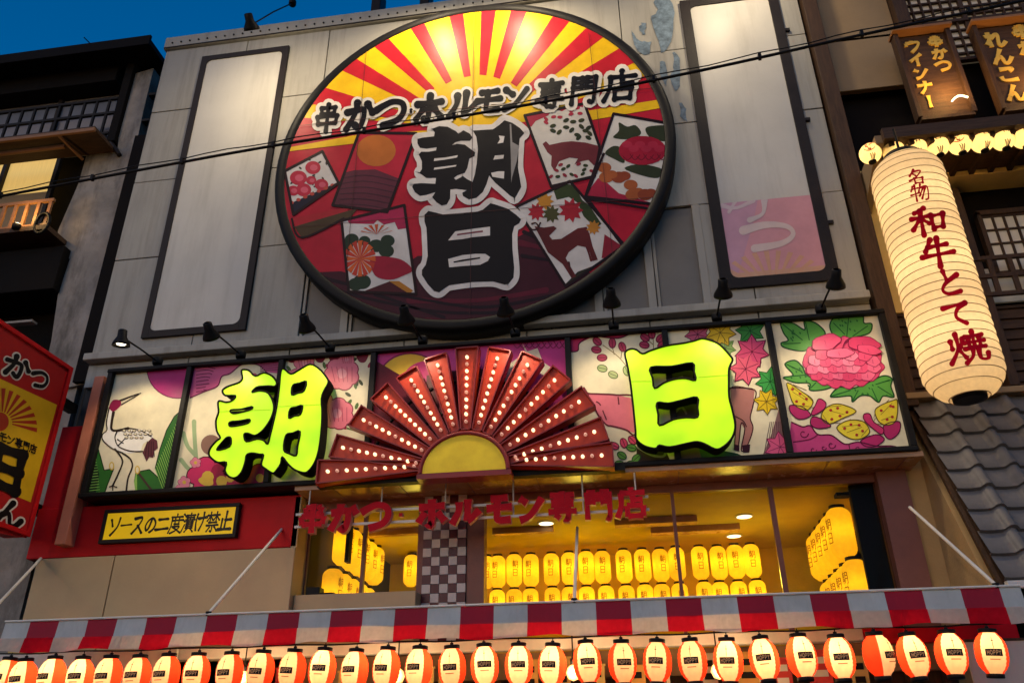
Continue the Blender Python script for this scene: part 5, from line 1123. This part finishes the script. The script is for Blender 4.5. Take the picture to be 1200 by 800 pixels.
# ================================================================== building on the right
def rect(tl, br, Y): a, b = P(*tl, Y), P(*br, Y); return a.x, b.x, b.z, a.z
rb = thing('tavern_building', 'timber fronted tavern with lattice windows at the right edge', 'building', (4.5, 8.2, 0))
MB().box(2.86, 12, 8.32, 14, 0, 14).box(2.70, 2.86, 8.1, 14, 4.05, 14).build('dark_wall', M_dark, rb)
rr(MB().box(2.675, 2.85, 7.88, 8.31, 4.6, 13).build('corner_post', M_wood, rb), .008)
for tl, br in (((958, -60), (1033, 46)), ((968, 50), (1042, 103))):
    x0, x1, z0, z1 = rect(tl, br, 8.15); rr(MB().box(2.865, 3.78, 8.12, 8.2, z0, z1-.008).build('tan_board', M_tan, rb), .006)
zlat = P(1090, 77, 8.2).z
rr(MB().box(3.79, 3.95, 8.0, 8.31, 7.6, 13).build('timber_post', M_wood, rb), .008)
lw = thing('lattice_window', 'lattice shoji window at the top right behind two signboards', 'window', (5, 8.2, zlat))
MB().box(3.96, 7.0, 8.22, 8.25, zlat, 13).build('paper_pane', M_shoji, lw)
x = 3.96; k = 0
while x < 6.2:
    wd = .05 if k % 6 == 0 else .016; MB().box(x-wd/2, x+wd/2, 8.17, 8.218, zlat, 13).build('upright_bar', M_wood, lw); x += .118; k += 1
z_ = zlat; k = 0
while z_ < 12.4: MB().box(3.96, 6.4, 8.18 if k % 5 else 8.15, 8.213, z_-.012, z_+.012 if k % 5 else z_+.03).build('cross_bar', M_wood, lw); z_ += .13; k += 1
# eave over the round lanterns
ze = P(1100, 157, 7.25).z
MB().box(2.95, 8, 7.28, 8.3, ze+.01, ze+.05).build('eave_soffit', M_wood_h, rb)
MB().box(2.93, 8, 7.22, 7.279, ze-.01, ze+.13).build('eave_fascia', M_wood_h, rb)
for k in range(22): x = 3.0+k*.2; MB().box(x, x+.05, 7.30, 8.25, ze-.045, ze+.008).build('rafter', M_wood, rb)
MB().hexa([(2.87, 8.2, ze-.35), (2.95, 8.2, ze-.35), (2.95, 7.3, ze+.0), (2.87, 7.3, ze+.0)], [(2.87, 8.2, ze+.1), (2.95, 8.2, ze+.1), (2.95, 7.3, ze+.1), (2.87, 7.3, ze+.1)]).build('eave_bracket', M_tan, rb)
# beam, ochre panel, boards
zb0, zb1 = P(1100, 211, 8.0).z, P(1100, 194, 8.0).z
rr(MB().box(2.86, 8, 7.96, 8.3, zb0, zb1).build('pale_beam', M_plaster, rb), .008)
zo1, zo0 = P(1003, 226, 8.15).z, P(1035, 368, 8.15).z
MB().box(2.86, 3.78, 8.14, 8.3, zo0, zb0-.11).build('ochre_panel', M_plaster, rb)
MB().box(2.86, 3.78, 8.04, 8.3, zb0-.109, zb0-.001).build('timber_rail', M_wood, rb)
rr(MB().box(3.781, 3.88, 8.02, 8.31, 4.8, zb0-.11).build('timber_post', M_wood, rb), .006)
z_ = 4.76; k = 0
while z_ < zo0-.02:
    zt2 = min(z_+.115, zo0-.005); o = MB().hexa([(2.86, 8.13, z_), (7, 8.13, z_), (7, 8.3, z_), (2.86, 8.3, z_)], [(2.86, 8.16, zt2), (7, 8.16, zt2), (7, 8.3, zt2), (2.86, 8.3, zt2)]).build('wall_board', M_wood_h, rb); z_ += .118
# small window group right of the tall lantern
sw_ = thing('balcony_window', 'small shoji window with a dark rail right of the tall lantern', 'window', (5, 8.2, 6.2))
x0, x1, z0, z1 = rect((1114, 262), (1146, 303), 8.22); MB().box(x0, x1, 8.2, 8.25, z0, z1).build('plain_panel', M_shoji, sw_)
x0, x1, z0, z1 = rect((1148, 257), (1230, 316), 8.22); MB().box(x0, x0+1.4, 8.2, 8.25, z0, z1).build('paper_pane', M_shoji, sw_)
k = 0; xx = x0
while xx < x0+1.4: MB().box(xx-.009, xx+.009, 8.17, 8.198, z0, z1).build('upright_bar', M_wood, sw_); xx += .115
for k in range(5): zz = z0+(z1-z0)*k/4; MB().box(x0, x0+1.4, 8.175, 8.196, zz-.009, zz+.009).build('cross_bar', M_wood, sw_)
MB().box(x0-.05, x0-.012, 8.15, 8.24, z0-.05, z1+.05).box(x0-.05, x0+1.4, 8.15, 8.24, z0-.06, z0-.012).box(x0-.05, x0+1.4, 8.15, 8.24, z1+.012, z1+.07).build('window_frame', M_wood, sw_)
rx0, _, rz0, rz1 = rect((1130, 304), (1200, 341), 8.0)
MB().box(rx0+.06, rx0+1.9, 8.21, 8.24, rz0, rz1-.02).build('pale_backing', M_shoji, sw_)
for zz in (rz0, (rz0+rz1)/2, rz1): MB().box(rx0, rx0+2, 8.0, 8.04, zz-.022, zz+.022).build('rail_bar', M_wood, sw_)
for k in range(9): xx = rx0+.02+k*.2; MB().box(xx, xx+.05, 8.005, 8.035, rz0, rz1).build('rail_post', M_wood, sw_)
# hanging signboards
def board(label, tl, tr, br, bl, cols_, lampp):
    Y = 7.82; a, b, c, d = [P(*p, Y) for p in (tl, tr, br, bl)]; x0, x1, z0, z1 = (a.x+d.x)/2, (b.x+c.x)/2, (c.z+d.z)/2, (a.z+b.z)/2
    t = thing('hanging_signboard', label, 'sign', ((x0+x1)/2, Y, z0), 'lit timber signboards')
    MB().box(x0+.05, x1-.05, Y, Y+.05, z0, z1).build('timber_board', M_wood_h, t)
    for u, v in ((x0, x0+.05), (x1-.05, x1)): rr(MB().box(u, v, Y-.06, Y+.07, z0-.02, z1+.02).build('side_rail', M_wood, t), .006)
    rr(MB().box(x0-.02, x1+.02, Y-.12, Y+.08, z1+.02, z1+.06).build('hood', M_orange_w, t), .006)
    MB().box(x0+.03, x1-.03, Y-.05, Y+.07, z0-.06, z0-.02).build('bottom_rail', M_wood, t)
    for xx in (x0+.15, x1-.15): MB().bar((xx, Y+.03, z1+.06), (xx, Y+.2, z1+.4), .012, 6).build('hanger', M_black, t)
    W = x1-x0
    for text, u0, u1, v0, v1 in cols_:
        n_ = len(text)
        for i, ch in enumerate(text):
            m = MB(); va, vb = v0+(v1-v0)*i/n_, v0+(v1-v0)*(i+.86)/n_
            for si, s_ in enumerate(G[ch]):
                for qi, ((l, r, dd, w_), (l2, r2, d2, w2)) in enumerate(zip(*(lambda B: (B[:-1], B[1:]))(brush(s_, .21, .3, 4)))):
                    f = lambda p: (x0+W*(u0+(u1-u0)*p[0]), z1-(z1-z0)*(va+(vb-va)*p[1]))
                    q = [f(l), f(l2), f(r2), f(r)]
                    m.hexa([(x, Y-.014-.0012*si-.00003*qi, z) for x, z in q], [(x, Y-.001, z) for x, z in q])
            m.build('gold_character', M_gold, t)
    lx, lz = x0+W*lampp, z0+.1
    s = MB().tube([(lx-.09+.18*i/10, Y-.12, lz+.05*math.sin(math.pi*i/10)+.03*i/10) for i in range(11)], .011, 6).build('curved_lamp', M_down_glow, t)
    lamp('light', lamp_data('sign_light', 'POINT', 17, (1, .56, .17), .05), (lx-.05, Y-.22, lz+.22), t)
board('lit timber signboard with five gold katakana beside three small characters', (1055, 44), (1122, 38), (1132, 134), (1064, 140), [('ウインナ丨', .16, .44, .06, .92), ('串かつ', .58, .86, .04, .5)], .72)
board('lit timber signboard cut by the right edge with gold hiragana', (1148, 34), (1222, 26), (1234, 124), (1160, 130), [('れんこん', .16, .48, .06, .95), ('串か', .62, .92, .02, .42)], 1.0-.1)

# round lanterns under the eave
BY, BR = 7.42, .113
zbL = P(1098, 172, BY).z
def rball(z_): return math.sqrt(max(.0009, BR**2-z_**2))
pb = [(math.sqrt(max(.03**2, BR**2-(-BR+2*BR*i/18)**2))*(1+.012*(1 if i % 2 else -1)), -BR+2*BR*i/18) for i in range(19)]
me_bb = MB().lathe(pb, 22, (0, 0, 0), 'z', caps=False).mesh('paper_body', M_ball)
me_bc = MB().lathe([(.03, -.014), (.042, -.010), (.042, .004), (.03, .006)], 12, (0, 0, -BR), 'z').mesh('bottom_ring', M_black)
def ballart(kind):
    A = Art(curved(rball))
    if kind == 'swirl':
        for k in range(3): a = k*2.1; A.stroke([(-.2+.32*math.cos(a), .02+.034*math.sin(a)), (-.2+.38*math.cos(a+.8), .02+.042*math.sin(a+.8)), (-.2+.12*math.cos(a+1.6), .02+.012*math.sin(a+1.6))], .02, '#c0462c', 1)
        A.line([(-.2+.52*math.cos(.4*i), .02+.056*math.sin(.4*i)) for i in range(17)], .012, '#c0462c', 1)
    else:
        for i, ch in enumerate(kind): glyph(A, ch, (lambda u, v, i=i: (-.3+u*.6, .085-i*.085-v*.07)), .14, '#2a1c12', 1)
    for k in range(3): A.stroke([(-.28+k*.24, -.085), (-.18+k*.24, -.10)], .05, '#2a1c12', 1, 0)
    tmp = A.build('marking', M_print_dull, None); me = tmp.data; bpy.data.objects.remove(tmp); return me
ba = {'swirl': ballart('swirl'), '名': ballart('名'), '物': ballart('物'), '日': ballart('日')}
bl_ = lamp_data('round_lantern_bulb', 'POINT', 1.5, (1, .70, .32), .03)
bd = [(1020, 'swirl', 'with a red swirl, leftmost of the eave row'), (1047, '日', 'second from the left in the eave row'), (1073, '名', 'directly above the tall lantern with dark writing'), (1099, '日', 'fourth from the left in the eave row'), (1125, 'swirl', 'with a red swirl, midway along the eave row'), (1151, '日', 'below the gap between the two signboards'), (1176, '物', 'with dark writing, second from the right edge'), (1200, '日', 'cut by the right edge of the photo')]
for px, kd, lb in bd:
    p = P(px, 180-(px-1020)*.1, BY); t = thing('round_lantern', f'small round cream lantern {lb}', 'lantern', (p.x, BY, zbL), 'round cream lanterns under the tavern eave'); t.rotation_euler = (0, 0, random.uniform(-.25, .1))
    for nm, me in (('paper_body', me_bb), ('bottom_ring', me_bc), ('marking', ba[kd])): o = bpy.data.objects.new(nm, me); C.objects.link(o); o.parent = t
    o = bpy.data.objects.new('bulb_light', bl_); C.objects.link(o); o.parent = t
o = MB().box(2.9, 6, BY-.02, BY+.02, zbL+BR+.01, zbL+BR+.05).build('lantern_rail', M_black); link(o, label='dark rail carrying the round lanterns under the eave', category='rail')

# tall lantern
TY = 7.1
tx = P(1062, 205, TY).x; tR = .335; z_top, z_bot = P(1062, 190, TY).z+.03, P(1135, 466, TY).z
tl_ = thing('tall_lantern', 'tall cream paper lantern with red brush characters at the right', 'lantern', (tx, TY, z_bot))
tH = (z_top-z_bot)/2; tzc = (z_top+z_bot)/2; nr = 31
pt = []
for i in range(nr*2+1):
    t_ = -1+2*i/(nr*2); h = t_*tH; e = max(0, (abs(h)-(tH-.26))/.26); rad = max(.135, tR*math.sqrt(max(0, 1-(e*.87)**2))); pt.append((rad*(1.0 if i % 2 == 0 else 1.018), tzc+h))
MB().lathe(pt, 40, (tx, TY, 0), 'z', caps=False).build('paper_body', M_big, tl_)
M_hoop = mat('bamboo_hoop', (.42, .27, .12), .6, bump=0)
for i in range(0, nr*2+1, 2):
    r_, h = pt[i]; n = 40
    m = MB(); m.tube([(tx+(r_+.001)*math.sin(2*math.pi*k/n), TY-(r_+.001)*math.cos(2*math.pi*k/n), h) for k in range(n+1)], .0042, 4); m.build('hoop', M_hoop, tl_)
MB().lathe([(.10, -.02), (.138, -.02), (.142, .035), (.12, .04)], 28, (tx, TY, z_bot), 'z').build('bottom_ring', M_black, tl_)
MB().lathe([(.15, -.05), (.18, -.045), (.175, .04), (.15, .04)], 28, (tx, TY, z_top), 'z').build('top_ring', M_black, tl_)
MB().bar((tx, TY, z_top), (tx, TY, ze), .012, 6).build('hook', M_black, tl_)
def mcyl(a, b, off):
    d = ray(a, b); ox, oy = -tx, -TY; rr_ = tR*1.02+.002+off
    A_, B_, C_ = d.x*d.x+d.y*d.y, 2*(ox*d.x+oy*d.y), ox*ox+oy*oy-rr_*rr_; disc = B_*B_-4*A_*C_
    t_ = (-B_-math.sqrt(max(0, disc)))/(2*A_); return CAM+d*t_
for ch, q, wd in (('名', ((1062, 200), (1082, 198), (1086, 214), (1066, 216)), .13), ('物', ((1066, 218), (1086, 215), (1091, 234), (1069, 236)), .11), ('和', ((1066, 246), (1104, 242), (1110, 272), (1072, 277)), .16), ('牛', ((1079, 282), (1114, 278), (1121, 310), (1082, 314)), .17), ('と', ((1096, 318), (1124, 315), (1130, 344), (1100, 348)), .18), ('て', ((1102, 356), (1132, 352), (1140, 379), (1110, 382)), .19), ('焼', ((1108, 392), (1150, 388), (1160, 422), (1116, 427)), .135)):
    A = Art(mcyl, step=.0012); glyph(A, ch, quadtf(*q), wd, '#a3121c', 1, .45); A.build('brush_character', M_inkred, tl_)
for zz in (z_bot+.55, tzc, z_top-.55): lamp('bulb_light', lamp_data('tall_lantern_bulb', 'POINT', 6, (1, .76, .46), .06), (tx, TY, zz), tl_)

# tiled lower roof
tr_ = thing('tiled_roof', 'steep dark tiled lower roof of the tavern below the tall lantern', 'roof', (3.5, 7.5, 2.7))
T0, T1 = Vector((0, 7.98, 4.66)), Vector((0, 6.98, 2.79)); sd_ = (T1-T0); SL = sd_.length; sd_.normalize(); nn = Vector((0, sd_.z*-1, sd_.y)); nn = nn if nn.y < 0 else -nn
cw2, rows = .298, 9; rp_ = SL/rows
prof = [(0, .0), (.04, -.006), (.09, -.009), (.14, -.008), (.185, -.002), (.203, .016), (.222, .040), (.25, .050), (.278, .040), (.297, .016), (.308, 0)]
def tmesh():
    m = MB(); vs = []
    L = rp_*1.12
    for s_, lift in ((0, .0), (L*.5, .019), (L, .040)):
        for u, h in prof: vs.append((u, s_, h+lift+.008))
    n = len(prof); base = len(vs)
    for s_, lift in ((L, .040),):
        for u, h in prof: vs.append((u, s_, h+lift-.03))
    fs = [(r_*n+i, r_*n+i+1, (r_+1)*n+i+1, (r_+1)*n+i) for r_ in range(2) for i in range(n-1)]+[(2*n+i, 2*n+i+1, base+i+1, base+i) for i in range(n-1)]
    vs2 = [Vector((u, 0, 0))+sd_*s_+nn*h for u, s_, h in vs]
    m.add(vs2, fs[:2*(n-1)], 0, True); m.add(vs2, fs[2*(n-1):], 0, False); return m.mesh('roof_tile', M_tile)
tm = tmesh()
for c_ in range(8):
    for r_ in range(rows):
        o = bpy.data.objects.new('roof_tile', tm); C.objects.link(o); o.parent = tr_; o.matrix_parent_inverse = Matrix.Translation(-Vector(tr_.location))
        o.location = T0+sd_*(rp_*r_)+Vector((2.80+c_*cw2+random.uniform(-.004, .004), 0, 0))+nn*random.uniform(-.003, .004); o.rotation_euler = (0, random.uniform(-.008, .008), 0)
q = [T0-nn*.05, T1-nn*.05]
MB().hexa([(2.78, q[0].y, q[0].z), (5.3, q[0].y, q[0].z), (5.3, q[1].y, q[1].z), (2.78, q[1].y, q[1].z)], [(2.78, q[0].y+.04, q[0].z-.0), (5.3, q[0].y+.04, q[0].z), (5.3, q[1].y+.05, q[1].z), (2.78, q[1].y+.05, q[1].z)]).build('roof_deck', M_wood, tr_)
rr(MB().box(2.74, 5.3, 7.86, 8.1, 4.665, 4.73).build('ridge_cap', M_tan, tr_), .01)
MB().box(2.80, 5.3, 6.90, 6.96, 2.70, 2.755).build('gutter', M_rail, tr_)
MB().hexa([(2.765, 8.0, 4.63), (2.80, 8.0, 4.63), (2.80, 6.98, 2.74), (2.765, 6.98, 2.74)], [(2.765, 8.03, 4.60), (2.80, 8.03, 4.60), (2.80, 7.015, 2.72), (2.765, 7.015, 2.72)]).build('verge_board', M_wood, tr_)
m = MB(); vs = [(2.77, 8.12, 2.66), (2.77, 7.12, 2.66), (2.77, 8.12, 4.52)]; vs2 = [(2.83, y, z) for x, y, z in vs]
m.add(vs+vs2, [(0, 1, 2), (5, 4, 3), (0, 3, 4, 1), (1, 4, 5, 2), (2, 5, 3, 0)]); m.build('gable_wall', M_plaster2 if 'M_plaster2' in globals() else mat('sandy_plaster', (.40, .26, .115), .85, var=.12, bump=.2), tr_)
MB().box(2.60, 2.769, 8.0, 8.095, 2.0, 4.6).build('gable_return', MATS['sandy_plaster'], tr_)
MB().box(2.77, 2.83, 7.05, 8.1, 2.58, 2.655).build('sill_beam', M_wood, tr_)

# ================================================================== building on the left
lb_ = thing('old_house', 'dark old house with stained concrete side at the left edge', 'building', (-9, 8.5, 0))
MB().box(-16, -7.3, 8.75, 14, 0, 10.95).build('dark_wall', M_dark, lb_)
LP = [(147, 90), (180, 80), (168, 130), (150, 215), (128, 315), (98, 450), (45, 460), (60, 400), (68, 345), (82, 303), (62, 299), (68, 270), (92, 215), (104, 172), (112, 158), (122, 162), (137, 180)]
f3 = [P(*p, 8.25) for p in LP]; tri = tessellate_polygon([[Vector((v.x, v.z, 0)) for v in f3]]); n = len(f3)
m = MB(); m.add(f3+[v+Vector((0, .6, 0)) for v in f3], [tuple(t) for t in tri]+[(i, (i+1) % n, n+(i+1) % n, n+i) for i in range(n)]); m.build('concrete_side_wall', M_conc, lb_)
MB().box(-8.2, -6.62, 8.3, 8.8, 0, P(100, 450, 8.25).z-.01).build('lower_wall', M_conc, lb_)
m = MB(); pts = [P(*p, 8.22) for p in ((110, 157), (122, 160), (132, 170), (140, 182))]; m.tube(pts, .035, 6); m.build('wall_coping', M_frame, lb_)
ZE = 11.03
MB().box(-16, -6.52, 7.88, 8.75, ZE, ZE+.09).build('eave_board', M_dark, lb_)
MB().box(-16, -6.50, 7.84, 7.879, ZE-.05, ZE+.13).build('eave_fascia', M_dark, lb_)
MB().box(-16, -7.2, 8.2, 8.76, P(70, 108, 8.3).z, ZE-.002).build('dark_lintel', M_dark, lb_)
rr(MB().box(P(135, 130, 8.2).x, P(147, 120, 8.2).x, 8.18, 8.7, P(140, 165, 8.2).z, ZE-.003).build('timber_post', M_dark, lb_), .01)
wt = thing('upper_window', 'dusk lit window with a dark grid rail under the old eave', 'window', (-8.3, 8.5, 10))
x0, x1, z0, z1 = rect((-30, 122), (128, 160), 8.5); z1 = P(70, 107, 8.5).z
MB().box(x0, x1, 8.5, 8.53, z0-.3, z1).build('pane', M_glassdark, wt)
for px in (72,): x = P(px, 115, 8.45).x; MB().box(x-.03, x+.03, 8.45, 8.5, z0-.3, z1).build('window_bar', M_frame, wt)
gz = [P(70, py, 8.2).z for py in (124, 140, 163)]
for zz in gz: MB().box(x0, P(132, 140, 8.2).x, 8.18, 8.22, zz-.02, zz+.02).build('rail_bar', M_black, wt)
for k in range(12): x = P(8+k*14.5, 145-k*1.1, 8.2).x; (MB().box(x-.016, x+.016, 8.185, 8.215, gz[2], gz[0]).build('rail_post', M_black, wt) if x < P(131, 140, 8.2).x else None)
# lower awning battens and lit window with balcony
MB().box(-14, P(110, 152, 7.75).x, 7.75, 8.24, P(60, 157, 7.75).z+.0, P(60, 157, 7.75).z+.05).build('canopy_board', M_wood_h, lb_)
for (pa, pb, Y) in (((-40, 171), (112, 150), 7.72), ((-40, 184), (76, 172), 7.95)): a, b = P(*pa, Y), P(*pb, Y); zz = (a.z+b.z)/2; rr(MB().box(a.x, b.x, Y-.02, Y+.02, zz-.035, zz+.02).build('canopy_batten', M_orange_w, lb_), .005)
a, b = P(68, 158, 7.74), P(97, 187, 8.2); MB().bar(a, b, .022, 6).build('canopy_brace', M_orange_w, lb_)
wl = thing('lit_window', 'amber lit curtained window with a wooden balcony rail on the old house', 'window', (-8.5, 8.4, 8))
x0, x1, z0, z1 = rect((-40, 190), (62, 262), 8.5); z1 = P(60, 176, 8.5).z
MB().box(x0, P(72, 178, 8.5).x, 8.5, 8.53, z0, z1).build('curtain', M_curtain, wl)
MB().box(x0, P(70, 190, 8.46).x, 8.47, 8.49, z0, P(40, 226, 8.47).z).build('dim_curtain_foot', M_tan, wl)  # brown sheet added where the curtain's glow fades toward its foot
for px in (12, 72): x = P(px, 180, 8.46).x; MB().box(x-.03, x+.03, 8.44, 8.499, z0-.2, z1).build('window_bar', M_frame, wl)
bz1, bz0 = P(30, 238, 7.9).z, P(30, 266, 7.9).z; xe = P(64, 235, 7.9).x
for zz in (bz1, bz0): MB().box(-12, xe, 7.88, 7.92, zz-.025, zz+.02).build('balcony_rail', M_orange_w, wl)
for k in range(13): x = xe-.04-k*.17; MB().box(x-.022, x+.022, 7.885, 7.915, bz0, bz1).build('picket', M_orange_w, wl)
MB().box(-12, xe+.05, 7.85, 8.5, bz0-.1, bz0-.03).build('balcony_floor', M_wood_h, wl)
p = P(20, 264, 7.84)
t = thing('balcony_lamp', 'small bright lamp clipped below the balcony pickets', 'lamp', p)
MB().lathe([(.03, -.07), (.055, -.06), (.06, 0), (.05, .01)], 12, p, 'z').build('housing', M_black, t); MB().lathe([(.001, .03), (.03, .025), (.048, .011)], 12, p, 'z', caps=False).build('bulb', M_lamp_glow, t)
lamp('light', lamp_data('balcony_light', 'POINT', 9, (1, .62, .2), .05), (p.x+.1, p.y-.12, p.z+.18), t)
p2 = P(50, 262, 7.87); MB().tube([(p2.x+.1*math.cos(u), 7.86, p2.z+.16*math.sin(u)) for u in [math.pi*2*i/18 for i in range(19)]], .022, 6).build('coiled_hose', M_black, wl)
x0, x1, z0, z1 = rect((-60, 300), (80, 335), 8.1); rr(MB().box(x0, P(66, 318, 8.1).x, 8.12, 8.75, z0, z1).build('lower_canopy', M_dark, lb_), .01)
a = P(38, 374, 8.2); MB().box(-12, a.x, 8.2, 8.3, a.z-.03, a.z).build('ledge', M_conc, lb_)
MB().box(-12, -8.0, 8.3, 8.76, 0, a.z-.031).build('shuttered_wall', M_wood, lb_)
# the gap between the houses
m = MB().box(-6.60, -6.30, 8.7, 9.0, 0, 9.6); o = m.build('alley_dark_fill', M_dark); link(o, label='dark infill standing for the shade of the narrow gap between the two houses', category='filler')  # added block, its near-black colour stands for the shade in the alley
t = thing('drain_pipe', 'dark drain pipe with brackets beside the concrete wall', 'pipe', (-6.48, 8.3, 0))
MB().bar((-6.46, 8.28, 0), (-6.46, 8.28, 10.9), .055, 10).build('pipe', M_black, t)
for zz in (10.4, 9.9, 9.2, 8.0, 6.6): MB().box(-6.62, -6.34, 8.25, 8.36, zz-.02, zz+.02).build('bracket', M_black, t)
MB().box(-6.61, -6.31, 8.18, 8.5, 5.7, 9.55).build('pipe_casing', M_dark, t)
an = thing('roof_antenna', 'thin aerial lying along the old house roof', 'antenna', P(110, 58, 8.4))
p = P(110, 57, 8.4); MB().bar((p.x-.3, 8.4, p.z+.06), (p.x+.25, 8.4, p.z+.01), .012, 5).bar((p.x-.05, 8.2, p.z+.04), (p.x+.02, 8.6, p.z+.03), .009, 5).build('boom', M_black, an); MB().bar((p.x+.1, 8.4, ZE), (p.x+.1, 8.4, p.z+.06), .012, 5).build('mast', M_black, an)

# ================================================================== overhead cable
CYY = 6.0
pts = [P(px, py, CYY) for px, py in ((-200, 267), (0, 230), (160, 200), (320, 171), (480, 146), (640, 119), (830, 81), (1010, 41), (1200, 1), (1400, -42))]
pc = catmull([tuple(p) for p in pts], False, 6)
ca = thing('power_cable', 'thick black overhead cable crossing the whole front', 'cable', (0, CYY, pts[4].z))
MB().tube(pc, .015, 7).build('main_cable', M_black, ca)
MB().tube([(x, y-.01, z+.045+.012*math.sin(i*1.7)) for i, (x, y, z) in enumerate(pc)], .006, 5).build('carrier_wire', M_black, ca)
for i in range(6, len(pc)-4, 4): x, y, z = pc[i]; MB().box(x-.014, x+.014, y-.02, y+.018, z-.02, z+.045).build('clip', M_black, ca)
